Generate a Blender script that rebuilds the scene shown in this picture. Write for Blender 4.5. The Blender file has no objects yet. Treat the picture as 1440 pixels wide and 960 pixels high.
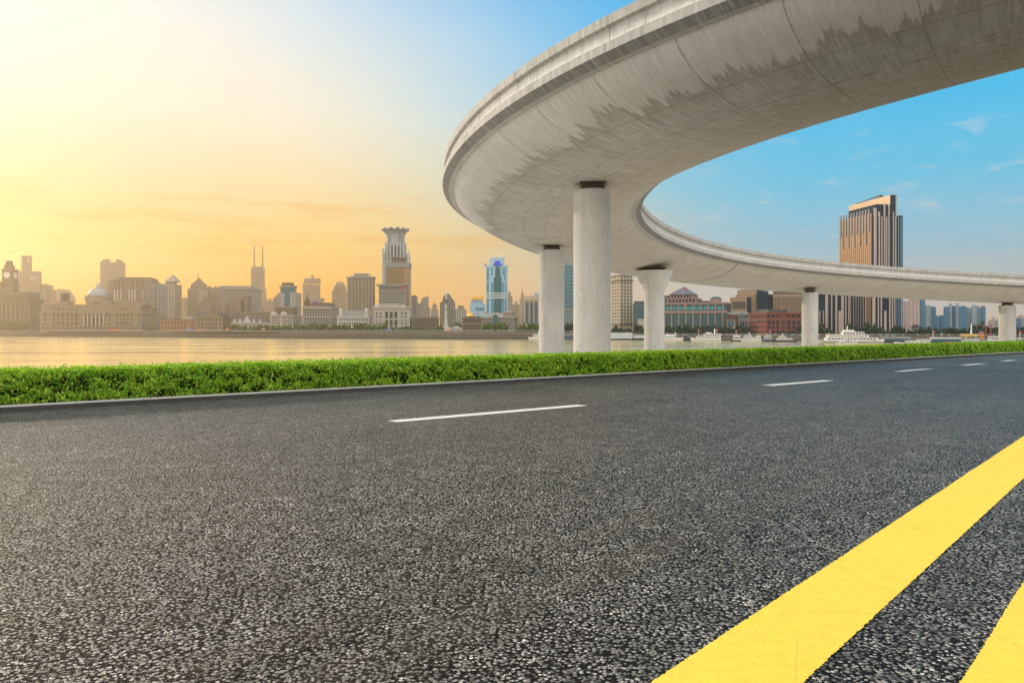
import bpy, bmesh, math, random
import numpy as np
from mathutils import Vector, Matrix, noise as mnoise
random.seed(7); RNG = np.random.default_rng(7)
SC = bpy.context.scene; COL = SC.collection
R = math.radians
# ---------------------------------------------------------------- camera frame (photo is 1440 x 960; level camera, eye 1.2 m above the road)
F, CX, HY, CH = 1100.0, 720.0, 466.0, 1.2
def at(px, py, Y): return Vector(((px-CX)/F*Y, Y, CH+(HY-py)/F*Y))
def ground(px, py, z=0.0):
    Y = F*(CH-z)/(py-HY); return Vector(((px-CX)/F*Y, Y, z))
cam = bpy.data.cameras.new('camera'); co = bpy.data.objects.new('camera', cam); COL.objects.link(co)
co.location = (0, 0, CH); co.rotation_euler = (R(90), 0, 0)
cam.sensor_width = 36; cam.lens = 36*F/1440; cam.shift_y = (HY-480)/1440*1.0; cam.clip_end = 20000; cam.clip_start = 0.05
SC.camera = co
# ---------------------------------------------------------------- node helpers
def lin(c):
    return tuple(((x/255)/12.92 if x/255 <= .04045 else ((x/255+.055)/1.055)**2.4) for x in c)
class NT:
    def __init__(s, nt): s.nt = nt; s.n = nt.nodes; s.l = nt.links
    def new(s, t, **kw):
        n = s.n.new(t)
        for k, v in kw.items(): setattr(n, k, v)
        return n
    def put(s, sock, v):
        if isinstance(v, bpy.types.NodeSocket): s.l.new(v, sock)
        elif v is not None:
            if hasattr(sock.default_value, '__len__') and not hasattr(v, '__len__'): v = (v,)*len(sock.default_value)
            if hasattr(v, '__len__') and len(sock.default_value) == 4 and len(v) == 3: v = (*v, 1)
            sock.default_value = v
    def m(s, op, a, b=None, c=None, clamp=False):
        n = s.new('ShaderNodeMath', operation=op, use_clamp=clamp)
        for i, v in enumerate((a, b, c)):
            if v is not None: s.put(n.inputs[i], v)
        return n.outputs[0]
    def mr(s, v, a, b, c=0., d=1., smooth=False):
        n = s.new('ShaderNodeMapRange', interpolation_type='SMOOTHSTEP' if smooth else 'LINEAR')
        s.put(n.inputs[0], v)
        for i, x in enumerate((a, b, c, d)): s.put(n.inputs[i+1], x)
        return n.outputs[0]
    def mix(s, f, a, b, blend='MIX'):
        n = s.new('ShaderNodeMix', data_type='RGBA', blend_type=blend)
        s.put(n.inputs[0], f); s.put(n.inputs[6], a); s.put(n.inputs[7], b); return n.outputs[2]
    def ramp(s, f, stops, interp='LINEAR'):
        n = s.new('ShaderNodeValToRGB'); cr = n.color_ramp; cr.interpolation = interp
        while len(cr.elements) < len(stops): cr.elements.new(.5)
        for e, (p, c) in zip(cr.elements, stops): e.position = p; e.color = (*c, 1) if len(c) == 3 else c
        s.put(n.inputs[0], f); return n.outputs[0]
    def noise(s, vec, scale=1., detail=3., rough=.5, dim='3D', out=0, dist=0.):
        n = s.new('ShaderNodeTexNoise', noise_dimensions=dim)
        if vec is not None: s.put(n.inputs['Vector'], vec)
        n.inputs['Scale'].default_value = scale; n.inputs['Detail'].default_value = detail; n.inputs['Roughness'].default_value = rough
        n.inputs['Distortion'].default_value = dist
        return n.outputs[out]
    def vor(s, vec, scale, feature='F1', out='Distance', rnd=1.):
        n = s.new('ShaderNodeTexVoronoi', feature=feature); s.put(n.inputs['Vector'], vec)
        n.inputs['Scale'].default_value = scale; n.inputs['Randomness'].default_value = rnd
        return n.outputs[out]
    def xyz(s, v):
        n = s.new('ShaderNodeSeparateXYZ'); s.put(n.inputs[0], v); return n.outputs
    def vec(s, x=0., y=0., z=0.):
        n = s.new('ShaderNodeCombineXYZ')
        for i, v in enumerate((x, y, z)): s.put(n.inputs[i], v)
        return n.outputs[0]
    def map(s, v, scale=(1, 1, 1), rot=(0, 0, 0), loc=(0, 0, 0)):
        n = s.new('ShaderNodeMapping'); s.put(n.inputs[0], v)
        n.inputs['Scale'].default_value = scale; n.inputs['Rotation'].default_value = rot; n.inputs['Location'].default_value = loc
        return n.outputs[0]
    def bump(s, h, strength=.5, dist=.01, nrm=None):
        n = s.new('ShaderNodeBump'); n.inputs['Strength'].default_value = strength; n.inputs['Distance'].default_value = dist
        s.put(n.inputs['Height'], h)
        if nrm is not None: s.put(n.inputs['Normal'], nrm)
        return n.outputs[0]
def material(name):
    m = bpy.data.materials.new(name); m.use_nodes = True
    t = NT(m.node_tree); b = t.n['Principled BSDF']; return m, t, b
MATS = {}
def plain(name, col, rough=.7, metal=0., var=.12, scale=.25, spec=.5, emit=None):
    """A painted / stone / metal surface with soft mottling."""
    if name in MATS: return MATS[name]
    m, t, b = material(name)
    tc = t.new('ShaderNodeTexCoord').outputs['Object']
    n = t.noise(tc, scale, 4)
    c = t.mix(n, tuple(x*(1-var) for x in col), tuple(min(1, x*(1+var)) for x in col))
    t.put(b.inputs['Base Color'], c); b.inputs['Roughness'].default_value = rough; b.inputs['Metallic'].default_value = metal
    b.inputs['Specular IOR Level'].default_value = spec
    MATS[name] = m; return m
def facade(name, wall, win, px, pz, fx=.5, fz=.5, rough=.6, winrough=.15):
    """Rows of small distant windows as surface pattern: px, pz are the bay and storey sizes in metres."""
    if name in MATS: return MATS[name]
    m, t, b = material(name)
    tc = t.new('ShaderNodeTexCoord'); o = t.xyz(tc.outputs['Object']); n = t.xyz(tc.outputs['Normal'])
    side = t.m('GREATER_THAN', t.m('ABSOLUTE', n[0]), .6); up = t.m('GREATER_THAN', t.m('ABSOLUTE', n[2]), .6)
    h = t.m('ADD', t.m('MULTIPLY', o[0], t.m('SUBTRACT', 1., side)), t.m('MULTIPLY', o[1], side))
    fh = t.m('FRACT', t.m('DIVIDE', t.m('ADD', h, 500.*px), px)); fv = t.m('FRACT', t.m('DIVIDE', t.m('ADD', o[2], 500.*pz), pz))
    w = t.m('MULTIPLY', t.m('LESS_THAN', fh, fx), t.m('LESS_THAN', fv, fz))
    w = t.m('MULTIPLY', w, t.m('SUBTRACT', 1., up))
    cell = t.vec(t.m('FLOOR', t.m('DIVIDE', h, px)), t.m('FLOOR', t.m('DIVIDE', o[2], pz)), side)
    wn = t.new('ShaderNodeTexWhiteNoise'); t.put(wn.inputs[0], cell)
    wc = t.mix(wn.outputs[0], tuple(x*.7 for x in win), tuple(x*1.35 for x in win))
    nz = t.noise(tc.outputs['Object'], .08, 3)
    wl = t.mix(nz, tuple(x*.9 for x in wall), tuple(x*1.1 for x in wall))
    t.put(b.inputs['Base Color'], t.mix(w, wl, wc)); t.put(b.inputs['Roughness'], t.mr(w, 0, 1, rough, winrough)); b.inputs['Specular IOR Level'].default_value = .3
    MATS[name] = m; return m
def glass(name, col, rough=.12, spec=.3, var=.25, scale=.15):
    return plain(name, col, rough, 0., var, scale, spec)
# ---------------------------------------------------------------- object helpers
def tag(o, label=None, cat=None, group=None, kind=None):
    for k, v in (('label', label), ('category', cat), ('group', group), ('kind', kind)):
        if v: o[k] = v
    return o
def thing(name, label, cat, loc=(0, 0, 0), rz=0., group=None):
    o = bpy.data.objects.new(name, None); COL.objects.link(o); o.empty_display_size = .5
    o.location = loc; o.rotation_euler = (0, 0, rz); return tag(o, label, cat, group)
def link(name, me, parent=None, loc=(0, 0, 0), rz=0., scale=None):
    o = bpy.data.objects.new(name, me); COL.objects.link(o); o.location = loc; o.rotation_euler = (0, 0, rz)
    if scale is not None: o.scale = scale
    if parent: o.parent = parent
    return o
class MB:
    """Collects boxes, prisms, lathes and strips into ONE mesh."""
    def __init__(s): s.v = []; s.f = []; s.sm = []
    def add(s, vs, fs, smooth=False):
        k = len(s.v); s.v += [tuple(v) for v in vs]; s.f += [tuple(i+k for i in f) for f in fs]; s.sm += [smooth]*len(fs); return s
    def box(s, x0, x1, y0, y1, z0, z1):
        return s.add([(x0,y0,z0),(x1,y0,z0),(x1,y1,z0),(x0,y1,z0),(x0,y0,z1),(x1,y0,z1),(x1,y1,z1),(x0,y1,z1)],
                     [(0,3,2,1),(4,5,6,7),(0,1,5,4),(1,2,6,5),(2,3,7,6),(3,0,4,7)])
    def frus(s, x0, x1, y0, y1, z0, a0, a1, b0, b1, z1):
        return s.add([(x0,y0,z0),(x1,y0,z0),(x1,y1,z0),(x0,y1,z0),(a0,b0,z1),(a1,b0,z1),(a1,b1,z1),(a0,b1,z1)],
                     [(0,3,2,1),(4,5,6,7),(0,1,5,4),(1,2,6,5),(2,3,7,6),(3,0,4,7)])
    def prism(s, poly, y0, y1):
        """poly in (x, z), counter-clockwise seen from -y, pushed from y0 to y1."""
        n = len(poly)
        return s.add([(x,y0,z) for x,z in poly]+[(x,y1,z) for x,z in poly],
                     [tuple(range(n)), tuple(range(2*n-1,n-1,-1))]+[(i,i+n,(i+1)%n+n,(i+1)%n) for i in range(n)])
    def slab(s, poly, z0, z1):
        n = len(poly)
        return s.add([(x,y,z0) for x,y in poly]+[(x,y,z1) for x,y in poly],
                     [tuple(range(n-1,-1,-1)), tuple(range(n,2*n))]+[(i,(i+1)%n,(i+1)%n+n,i+n) for i in range(n)])
    def lathe(s, prof, cx=0., cy=0., n=24, smooth=True, a0=0.):
        vs = []; fs = []
        for r, z in prof:
            for k in range(n):
                a = a0+2*math.pi*k/n; vs.append((cx+r*math.cos(a), cy+r*math.sin(a), z))
        for i in range(len(prof)-1):
            for k in range(n):
                fs.append((i*n+k, i*n+(k+1)%n, (i+1)*n+(k+1)%n, (i+1)*n+k))
        fs.append(tuple(range(n-1,-1,-1))); m = (len(prof)-1)*n; fs.append(tuple(range(m, m+n)))
        return s.add(vs, fs, smooth)
    def tube(s, a, b, r0, r1=None, n=8):
        a, b = Vector(a), Vector(b); r1 = r0 if r1 is None else r1; d = (b-a).normalized()
        x = d.orthogonal().normalized(); y = d.cross(x); vs = []
        for p, r in ((a, r0), (b, r1)):
            for k in range(n):
                t = 2*math.pi*k/n; vs.append(p+x*(r*math.cos(t))+y*(r*math.sin(t)))
        fs = [(k,(k+1)%n,(k+1)%n+n,k+n) for k in range(n)]+[tuple(range(n-1,-1,-1)), tuple(range(n,2*n))]
        return s.add(vs, fs, True)
    def mesh(s, name, mat):
        me = bpy.data.meshes.new(name); me.from_pydata(s.v, [], s.f)
        me.polygons.foreach_set('use_smooth', s.sm); me.materials.append(mat); me.update()
        if any(s.sm):
            try: me.set_sharp_from_angle(angle=R(40))
            except Exception: pass
        return me
    def build(s, name, mat, parent=None, loc=(0, 0, 0), rz=0.):
        return link(name, s.mesh(name, mat), parent, loc, rz)
def np_mesh(name, V, nf, mat, smooth=False):
    """V: (nf*4, 3) separate quads."""
    me = bpy.data.meshes.new(name); me.vertices.add(len(V)); me.vertices.foreach_set('co', V.astype(np.float32).ravel())
    me.loops.add(nf*4); me.loops.foreach_set('vertex_index', np.arange(nf*4, dtype=np.int32))
    me.polygons.add(nf); me.polygons.foreach_set('loop_start', np.arange(0, nf*4, 4, dtype=np.int32))
    me.materials.append(mat); me.update(calc_edges=True); me.validate(); return me
# ---------------------------------------------------------------- render settings, sky, sun
SC.view_settings.view_transform = 'Standard'; SC.view_settings.look = 'None'; SC.view_settings.exposure = 0.08; SC.view_settings.gamma = 1
SC.cycles.use_denoising = True; SC.cycles.max_bounces = 6; SC.cycles.diffuse_bounces = 3; SC.cycles.glossy_bounces = 3
SC.cycles.transmission_bounces = 3; SC.cycles.volume_bounces = 0; SC.cycles.caustics_reflective = False; SC.cycles.caustics_refractive = False
SC.cycles.sample_clamp_indirect = 6.0
SUN_AZ, SUN_EL = -50.0, 17.0
W = bpy.data.worlds.new('World'); SC.world = W; W.use_nodes = True
def make_sky():
    t = NT(W.node_tree); bg = t.n['Background']
    d = t.xyz(t.new('ShaderNodeTexCoord').outputs['Generated'])
    D = 180/math.pi
    az = t.m('MULTIPLY', t.m('ARCTAN2', d[0], d[1]), D); el = t.m('MULTIPLY', t.m('ARCSINE', d[2]), D)
    cv = t.vec(t.m('MULTIPLY', az, .09), t.m('MULTIPLY', el, .42), 0.)
    wob = t.m('SUBTRACT', t.noise(cv, 1.0, 5, .55), .5)
    elw = t.m('ADD', el, t.m('MULTIPLY', wob, 2.2))
    da = t.m('MULTIPLY', t.m('ADD', az, 38.), .60); de = t.m('SUBTRACT', elw, 5.)
    dist = t.m('SQRT', t.m('ADD', t.m('MULTIPLY', da, da), t.m('MULTIPLY', de, de)))
    f = t.mr(dist, 13., 36., smooth=True)
    e = t.mr(elw, 0., 60.)
    S = lambda *c: lin(c)
    def S2(k, *c): return tuple(k*x for x in lin(c))
    warm = t.ramp(e, [(0., S2(1.15, 255,166,36)), (.05, S2(1.17, 255,186,44)), (.10, S2(1.1, 255,209,92)), (.17, S(255,231,174)), (.25, S(255,245,218)), (.40, S(252,250,244)), (.7, (1.1,1.1,1.08)), (1., (1.2,1.2,1.18))])
    blue = t.ramp(e, [(0., S(246,216,190)), (.035, S(222,214,212)), (.09, S(156,208,236)), (.17, S(90,202,243)), (.27, S(4,190,247)), (.38, S(0,178,243)), (.52, S(30,170,235)), (.75, (1.05,1.07,1.08)), (1., (1.3,1.29,1.26))])
    col = t.mix(f, warm, blue)
    col = t.mix(t.mr(dist, 22., 6., smooth=True), col, t.mix(1., col, (.90, .89, 1.0), 'MULTIPLY'))
    # thin streaks of low cloud on the warm side, small wisps on the blue side
    st = t.noise(t.vec(t.m('MULTIPLY', az, .10), t.m('MULTIPLY', el, .75), 3.), 1.3, 6, .6)
    band = t.m('MULTIPLY', t.mr(el, 3.5, 6.5, smooth=True), t.mr(el, 11., 7.5, smooth=True))
    sm = t.m('MULTIPLY', t.mr(st, .44, .66, smooth=True), t.m('MULTIPLY', band, .62))
    col = t.mix(t.m('MULTIPLY', sm, t.m('SUBTRACT', 1., f)), col, S(246,180,72))
    wp = t.noise(t.vec(t.m('MULTIPLY', az, .28), t.m('MULTIPLY', el, .95), 9.), 1.1, 6, .6, dist=.4)
    wb = t.m('MULTIPLY', t.mr(el, 3., 5., smooth=True), t.mr(el, 20., 9., smooth=True))
    wm = t.m('MULTIPLY', t.mr(wp, .52, .80, smooth=True), t.m('MULTIPLY', wb, .42))
    col = t.mix(t.m('MULTIPLY', wm, f), col, S(240,226,224))
    # unseen sky behind the camera, brightened to fill surfaces facing the view
    back = t.mr(t.m('ABSOLUTE', az), 65., 120., smooth=True)
    col = t.mix(back, col, (1.72, 1.68, 1.58))
    sk = t.new('ShaderNodeTexSky', sky_type='NISHITA'); sk.sun_disc = False; sk.sun_elevation = R(SUN_EL); sk.sun_rotation = R(SUN_AZ)
    sk.air_density = 1.2; sk.dust_density = 3.0
    nis = t.mix(1., sk.outputs[0], (.09, .09, .09), 'MULTIPLY')
    col = t.mix(.06, col, nis)
    t.put(bg.inputs[0], col); bg.inputs[1].default_value = 1.0
make_sky()
sl = bpy.data.lights.new('sun', 'SUN'); sl.energy = 2.7; sl.angle = R(.6); sl.color = (1.0, .82, .62)
so = bpy.data.objects.new('sun', sl); COL.objects.link(so)
sd = Vector((math.sin(R(SUN_AZ))*math.cos(R(SUN_EL)), math.cos(R(SUN_AZ))*math.cos(R(SUN_EL)), math.sin(R(SUN_EL))))
so.rotation_euler = sd.to_track_quat('Z', 'Y').to_euler(); so.location = (-60, 40, 40)
# ================================================================ the near side: road, kerb, hedge, bank, viaduct
def asphalt_mat():
    m, t, b = material('asphalt')
    P = t.new('ShaderNodeNewGeometry').outputs['Position']
    warp = t.mix(.012, P, t.noise(P, 90., 2, .5, out=1), 'ADD')
    v1 = t.vor(warp, 56.); c1 = t.vor(warp, 56., out='Color')
    v2 = t.vor(warp, 135.); c2 = t.vor(warp, 135., out='Color')
    r1 = t.xyz(c1)[0]; r2 = t.xyz(c2)[1]
    big = t.noise(P, .35, 4, .6); mid = t.noise(P, 9., 4, .6)
    h1 = t.m('POWER', t.m('SUBTRACT', 1., t.m('MINIMUM', t.m('MULTIPLY', v1, 1.25), 1.)), .55)
    h1 = t.m('MULTIPLY', h1, t.mr(r1, 0., 1., .35, 1.)); h2 = t.m('SUBTRACT', 1., v2)
    h = t.m('ADD', t.m('ADD', h1, t.m('MULTIPLY', h2, .25)), t.m('MULTIPLY', mid, .5))
    tone = t.m('ADD', t.m('MULTIPLY', r1, .62), t.m('MULTIPLY', r2, .38))
    col = t.ramp(tone, [(.1, (.075,.072,.068)), (.4, (.215,.207,.195)), (.7, (.40,.385,.362)), (.95, (.68,.66,.62))])
    r3 = t.xyz(t.vor(warp, 19., out='Color'))[0]; r4 = t.xyz(t.vor(warp, 8.5, out='Color'))[0]
    gap = t.mr(t.m('ADD', t.m('ADD', t.m('ADD', v1, t.m('MULTIPLY', r2, .22)), t.m('MULTIPLY', v2, .16)), t.m('MULTIPLY', r3, .14)), .62, .80, smooth=True)
    col = t.mix(1., col, t.mix(r3, (.45,.45,.45), (1.5,1.5,1.5)), 'MULTIPLY'); col = t.mix(1., col, t.mix(r4, (.72,.72,.72), (1.25,1.25,1.25)), 'MULTIPLY')
    col = t.mix(gap, col, (.010,.010,.010))
    t.put(b.inputs['Specular IOR Level'], t.m('MULTIPLY', t.m('SUBTRACT', 1., t.m('MULTIPLY', gap, .9)), .30))
    # worn tracks that run with the road, faintly brown
    q = t.xyz(t.map(P, rot=(0, 0, R(41.0))))
    lat = t.m('ADD', q[0], t.m('MULTIPLY', t.m('SUBTRACT', t.noise(P, .5, 2), .5), .25))
    def band(c, w): return t.mr(t.m('ABSOLUTE', t.m('SUBTRACT', lat, c)), w, w*.35, smooth=True)
    tr = t.m('MAXIMUM', band(TRACK, .20), t.m('MULTIPLY', band(TRACK-.42, .16), .8))
    tr = t.m('MULTIPLY', tr, t.mr(t.noise(P, 30., 4, .7), .35, .62))
    col = t.mix(t.m('MULTIPLY', tr, .36), col, (.095,.078,.055))
    stripe = t.noise(t.vec(t.m('MULTIPLY', q[0], 1.1), t.m('MULTIPLY', q[1], .05), 0.), 1.5, 4, .6)
    col = t.mix(1., col, t.ramp(t.m('ADD', t.m('MULTIPLY', big, .5), t.m('MULTIPLY', stripe, .5)), [(.28, (.66,.66,.66)), (.72, (1.34,1.34,1.34))]), 'MULTIPLY')
    t.put(b.inputs['Base Color'], col); t.put(b.inputs['Roughness'], t.mr(r1, 0., 1., .30, .50))
    t.put(b.inputs['Normal'], t.bump(h, 1., .018)); return m
def paint_mat(name, col, dark, wear):
    m, t, b = material(name)
    P = t.new('ShaderNodeNewGeometry').outputs['Position']
    v = t.vor(P, 62.); n = t.noise(P, 14., 5, .65); fine = t.noise(P, 160., 4, .7)
    c = t.mix(t.mr(n, .3, .7), col, tuple(x*.86 for x in col)); c = t.mix(t.mr(t.noise(P, 1.3, 5, .7), .45, .75, 0., .25), c, tuple(x*.7 for x in col))
    pit = t.m('MULTIPLY', t.mr(fine, .60, .72), t.mr(t.noise(P, 3., 4, .7), .42, .66))
    c = t.mix(t.m('MULTIPLY', pit, wear), c, dark)
    crack = t.vor(t.map(P, rot=(0,0,R(40)), scale=(1.0,.45,1)), 1.6, 'DISTANCE_TO_EDGE')
    ck = t.m('MULTIPLY', t.mr(crack, .006, .0), t.mr(t.noise(P, 1.5, 3), .45, .6))
    c = t.mix(t.m('MULTIPLY', ck, .5), c, dark)
    t.put(b.inputs['Base Color'], c); b.inputs['Roughness'].default_value = .6
    t.put(b.inputs['Normal'], t.bump(t.m('ADD', t.m('MULTIPLY', v, -.7), t.m('MULTIPLY', fine, .6)), .8, .006)); return m
TRACK = 0.
def rot_lat(p, ang): return p.x*math.cos(ang)-p.y*math.sin(ang)
TRACK = rot_lat(ground(1120, 690), R(41.0))
M_ASPH = asphalt_mat()
M_YEL = paint_mat('yellow_road_paint', (.86,.64,.055), (.45,.30,.04), .75)
M_WHI = paint_mat('white_road_paint', (.72,.71,.69), (.35,.34,.32), .5)
K0, K1 = ground(0, 580), ground(1440, 497)                # the foot of the kerb
KD = (K1-K0).normalized(); KN = Vector((-KD.y, KD.x, 0))    # along the road, and away from it
YD = (ground(1440, 613)-ground(915, 960)).normalized(); YN = Vector((YD.y, -YD.x, 0))
def sheet(name, pts, mat, z=None):
    me = bpy.data.meshes.new(name); me.from_pydata([tuple(p) if z is None else (p[0], p[1], z) for p in pts], [], [tuple(range(len(pts)))])
    me.materials.append(mat); return link(name, me)
Y0 = ground(915, 960)
ra, rb = K0-KD*45, K0+KD*150; rc = Y0+YD*150+YN*9.5; rd = Y0-YD*45+YN*9.5
tag(sheet('road', [ra, rd, rc, rb], M_ASPH, 0.), 'dark asphalt road filling the foreground', 'road', kind='structure')
def ragged(name, A, B, w_dir, w, step, jit, mat, label, grp, z=.004):
    """A strip of paint from A to B, w wide, its edges frayed over the stones; 4 mm thick film."""
    L = (B-A).length; d = (B-A).normalized(); n = max(2, int(L/step)); vs = []; fs = []
    for i in range(n+1):
        s = min(L, i*step) if i < n else L
        for side in (0, 1):
            q = A+d*s+w_dir*(w*side)
            o = (.7*mnoise.noise(Vector((s*55, side*9+A.x, 0)))+.8*mnoise.noise(Vector((s*140, side*5+A.y, 3))))*jit + mnoise.noise(Vector((s*1.2, side*7, 8)))*jit*.5
            q = q+w_dir*o; vs.append((q.x, q.y, z))
    for i in range(n): fs.append((2*i, 2*i+1, 2*i+3, 2*i+2) if w_dir.cross(d).z > 0 else (2*i, 2*i+2, 2*i+3, 2*i+1))
    me = bpy.data.meshes.new(name); me.from_pydata(vs, [], fs); me.materials.append(mat)
    o = link(name, me); return tag(o, label, 'road marking', grp, 'structure')
ragged('road_marking', Y0-YD*6, Y0+YD*60, YN, .395, .004, .007, M_YEL, 'wide yellow line painted along the road, the longer one in view', 'pair of yellow lines')
Y2 = ground(1350, 960)
ragged('road_marking', Y2-YD*6, Y2+YD*60, YN, .395, .004, .007, M_YEL, 'wide yellow line cut off by the bottom right corner', 'pair of yellow lines')
DASH = [((545,591.5),(812,569),'longest and nearest white lane dash'), ((1070,541.5),(1158,534.5),'second white lane dash from the near end, under the viaduct'),
        ((1255,522),(1301,518),'third white lane dash from the near end'), ((1348,513.2),(1376,511),'short far white lane dash, fourth from the near end'),
        ((1405,507.6),(1421,506.2),'farthest white lane dash near the right frame edge')]
for k, (a, b_, lb) in enumerate(DASH):
    A, B_ = ground(*a), ground(*b_); d = (B_-A).normalized(); nd = Vector((d.y, -d.x, 0))
    ragged('road_marking', A, B_, nd, .24 if k < 1 else .3, .012, .006, M_WHI, lb, 'white lane dashes')
# ---- concrete
def concrete(name, base, uvmode=None, sc=1.0):
    m, t, b = material(name)
    tc = t.new('ShaderNodeTexCoord'); o = tc.outputs['Object']
    n1 = t.noise(o, .5*sc, 6, .65); n2 = t.noise(o, 6*sc, 5, .65); n3 = t.noise(o, 45*sc, 3, .6)
    f = t.m('ADD', t.m('MULTIPLY', n1, .6), t.m('MULTIPLY', n2, .4))
    c = t.mix(t.mr(f, .3, .7), tuple(x*.78 for x in base), tuple(x*1.15 for x in base))
    pit = t.mr(n3, .66, .74); c = t.mix(t.m('MULTIPLY', pit, .35), c, tuple(x*.5 for x in base))
    bh = t.m('ADD', t.m('MULTIPLY', n2, .5), t.m('MULTIPLY', n3, .25))
    if uvmode:
        u, v, _ = t.xyz(tc.outputs['UV'])
        # streaks that run across the girder / down the wall
        st = t.noise(t.vec(t.m('MULTIPLY', u, 5.), t.m('MULTIPLY', v, .35), 0.), 2.2, 5, .7)
        st2 = t.noise(t.vec(t.m('MULTIPLY', u, 1.4), t.m('MULTIPLY', v, .12), 5.), 2., 4, .6)
        c = t.mix(t.m('MULTIPLY', t.mr(st, .48, .66), .18 if uvmode == 'pier' else .55), c, tuple(x*.50 for x in base))
        c = t.mix(t.m('MULTIPLY', t.mr(st, .46, .32), .15 if uvmode == 'pier' else .40), c, tuple(min(.8, x*1.35) for x in base))
        c = t.mix(t.m('MULTIPLY', t.mr(st2, .52, .72), .35), c, (base[0]*.66, base[1]*.60, base[2]*.52))
        if uvmode == 'girder':
            # water marks: a ragged saw-tooth edge of pale lime wash running in from the outer lip
            saw = t.noise(t.vec(t.m('MULTIPLY', u, 1.1), 0., 0.), 1.25, 6, .74, dist=.3)
            lowf = t.noise(t.vec(t.m('MULTIPLY', u, .33), 0., 3.), 1., 2)
            edge = t.m('ADD', t.m('ADD', 2.1, t.m('MULTIPLY', t.m('SUBTRACT', lowf, .5), 2.6)), t.m('MULTIPLY', t.m('SUBTRACT', saw, .5), t.mr(lowf, .3, .7, 5.6, 3.)))
            fin = t.m('MULTIPLY', t.m('SUBTRACT', t.noise(t.vec(t.m('MULTIPLY', u, 9.), t.m('MULTIPLY', v, .3), 2.), 1., 3), .5), 1.1)
            wash = t.mr(t.m('SUBTRACT', v, t.m('ADD', edge, fin)), .05, -.05, smooth=True)
            c = t.mix(t.m('MULTIPLY', wash, .30), c, (.62,.61,.59))
            rim = t.mr(t.m('SUBTRACT', v, t.m('ADD', edge, fin)), -.05, .05); rim2 = t.mr(t.m('SUBTRACT', v, t.m('ADD', edge, fin)), 1.3, .1)
            c = t.mix(t.m('MULTIPLY', t.m('MULTIPLY', rim, rim2), .5), c, (base[0]*.50, base[1]*.45, base[2]*.38))
            # formwork joints: along the girder and across it
            for vv, k in ((2.6,.8),(4.35,.9),(5.55,.9),(6.75,.9),(8.3,.6)):
                j = t.mr(t.m('ABSOLUTE', t.m('SUBTRACT', v, t.m('ADD', vv, t.m('MULTIPLY', t.m('SUBTRACT', n1, .5), .06)))), .035, .012)
                c = t.mix(t.m('MULTIPLY', t.m('MULTIPLY', j, k), t.mr(n2, .3, .6)), c, tuple(x*.42 for x in base))
            j = t.mr(t.m('ABSOLUTE', t.m('SUBTRACT', t.m('FRACT', t.m('DIVIDE', u, 2.6)), .5)), .012, .004)
            c = t.mix(t.m('MULTIPLY', j, t.mr(n2, .36, .55, .1, .8)), c, tuple(x*.42 for x in base))
            wr = t.noise(t.vec(t.m('MULTIPLY', u, .9), t.m('MULTIPLY', v, 2.6), 4.), 1.6, 6, .7)
            c = t.mix(t.m('MULTIPLY', t.mr(wr, .47, .68), t.mr(v, 2.6, 4.2, 0., .55)), c, (base[0]*.52, base[1]*.45, base[2]*.33))
            c = t.mix(t.mr(v, 3.8, 6.5, 0., .30), c, (.56,.47,.32))  # warm glow on the inner half put into the concrete colour
        if uvmode == 'wall':
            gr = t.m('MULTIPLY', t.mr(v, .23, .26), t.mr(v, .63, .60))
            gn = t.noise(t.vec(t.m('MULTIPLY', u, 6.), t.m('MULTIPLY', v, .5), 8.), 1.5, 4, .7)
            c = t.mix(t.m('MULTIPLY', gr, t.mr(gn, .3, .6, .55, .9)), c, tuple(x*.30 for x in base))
            ln = t.noise(t.vec(t.m('MULTIPLY', u, 1.6), t.m('MULTIPLY', v, 3.), 6.), 1.5, 5, .7)
            lm = t.m('MULTIPLY', t.mr(v, 1.06, 1.10), t.mr(v, t.m('ADD', 1.12, t.m('MULTIPLY', ln, .5)), t.m('ADD', 1.06, t.m('MULTIPLY', ln, .2))))
            c = t.mix(t.m('MULTIPLY', lm, .75), c, (.74,.73,.70))
            drip = t.noise(t.vec(t.m('MULTIPLY', u, 3.2), t.m('MULTIPLY', v, .12), 2.), 2.4, 5, .7)
            c = t.mix(t.m('MULTIPLY', t.mr(drip, .54, .72), .6), c, tuple(x*.5 for x in base))
            c = t.mix(t.m('MULTIPLY', t.mr(drip, .42, .30), .5), c, (.66,.65,.62))
            j = t.mr(t.m('ABSOLUTE', t.m('SUBTRACT', t.m('FRACT', t.m('DIVIDE', u, 4.0)), .5)), .006, .003)
            c = t.mix(t.m('MULTIPLY', j, .7), c, tuple(x*.35 for x in base))
    t.put(b.inputs['Base Color'], c); b.inputs['Roughness'].default_value = .85; b.inputs['Specular IOR Level'].default_value = .3
    t.put(b.inputs['Normal'], t.bump(bh, .35, .03)); return m
M_GIRD = concrete('girder_concrete', (.455,.45,.43), 'girder')
M_PARA = concrete('parapet_concrete', (.46,.45,.42), 'wall')
M_PIER = concrete('pier_concrete', (.50,.49,.46), 'pier')
M_KERB = concrete('kerb_stone', (.055,.053,.052), None, 3.)  # shade of the kerb face put into a near-black base colour
def kerb_lit_edge():
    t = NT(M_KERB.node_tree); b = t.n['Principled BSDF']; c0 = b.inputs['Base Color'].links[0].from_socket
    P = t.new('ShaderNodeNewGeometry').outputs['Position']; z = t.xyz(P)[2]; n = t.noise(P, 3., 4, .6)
    t.put(b.inputs['Base Color'], t.mix(t.mr(t.m('ADD', z, t.m('MULTIPLY', n, .012)), .078, .092), c0, (.42,.41,.39)))  # pale top edge: light catching the kerb put into the colour
kerb_lit_edge()
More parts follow.
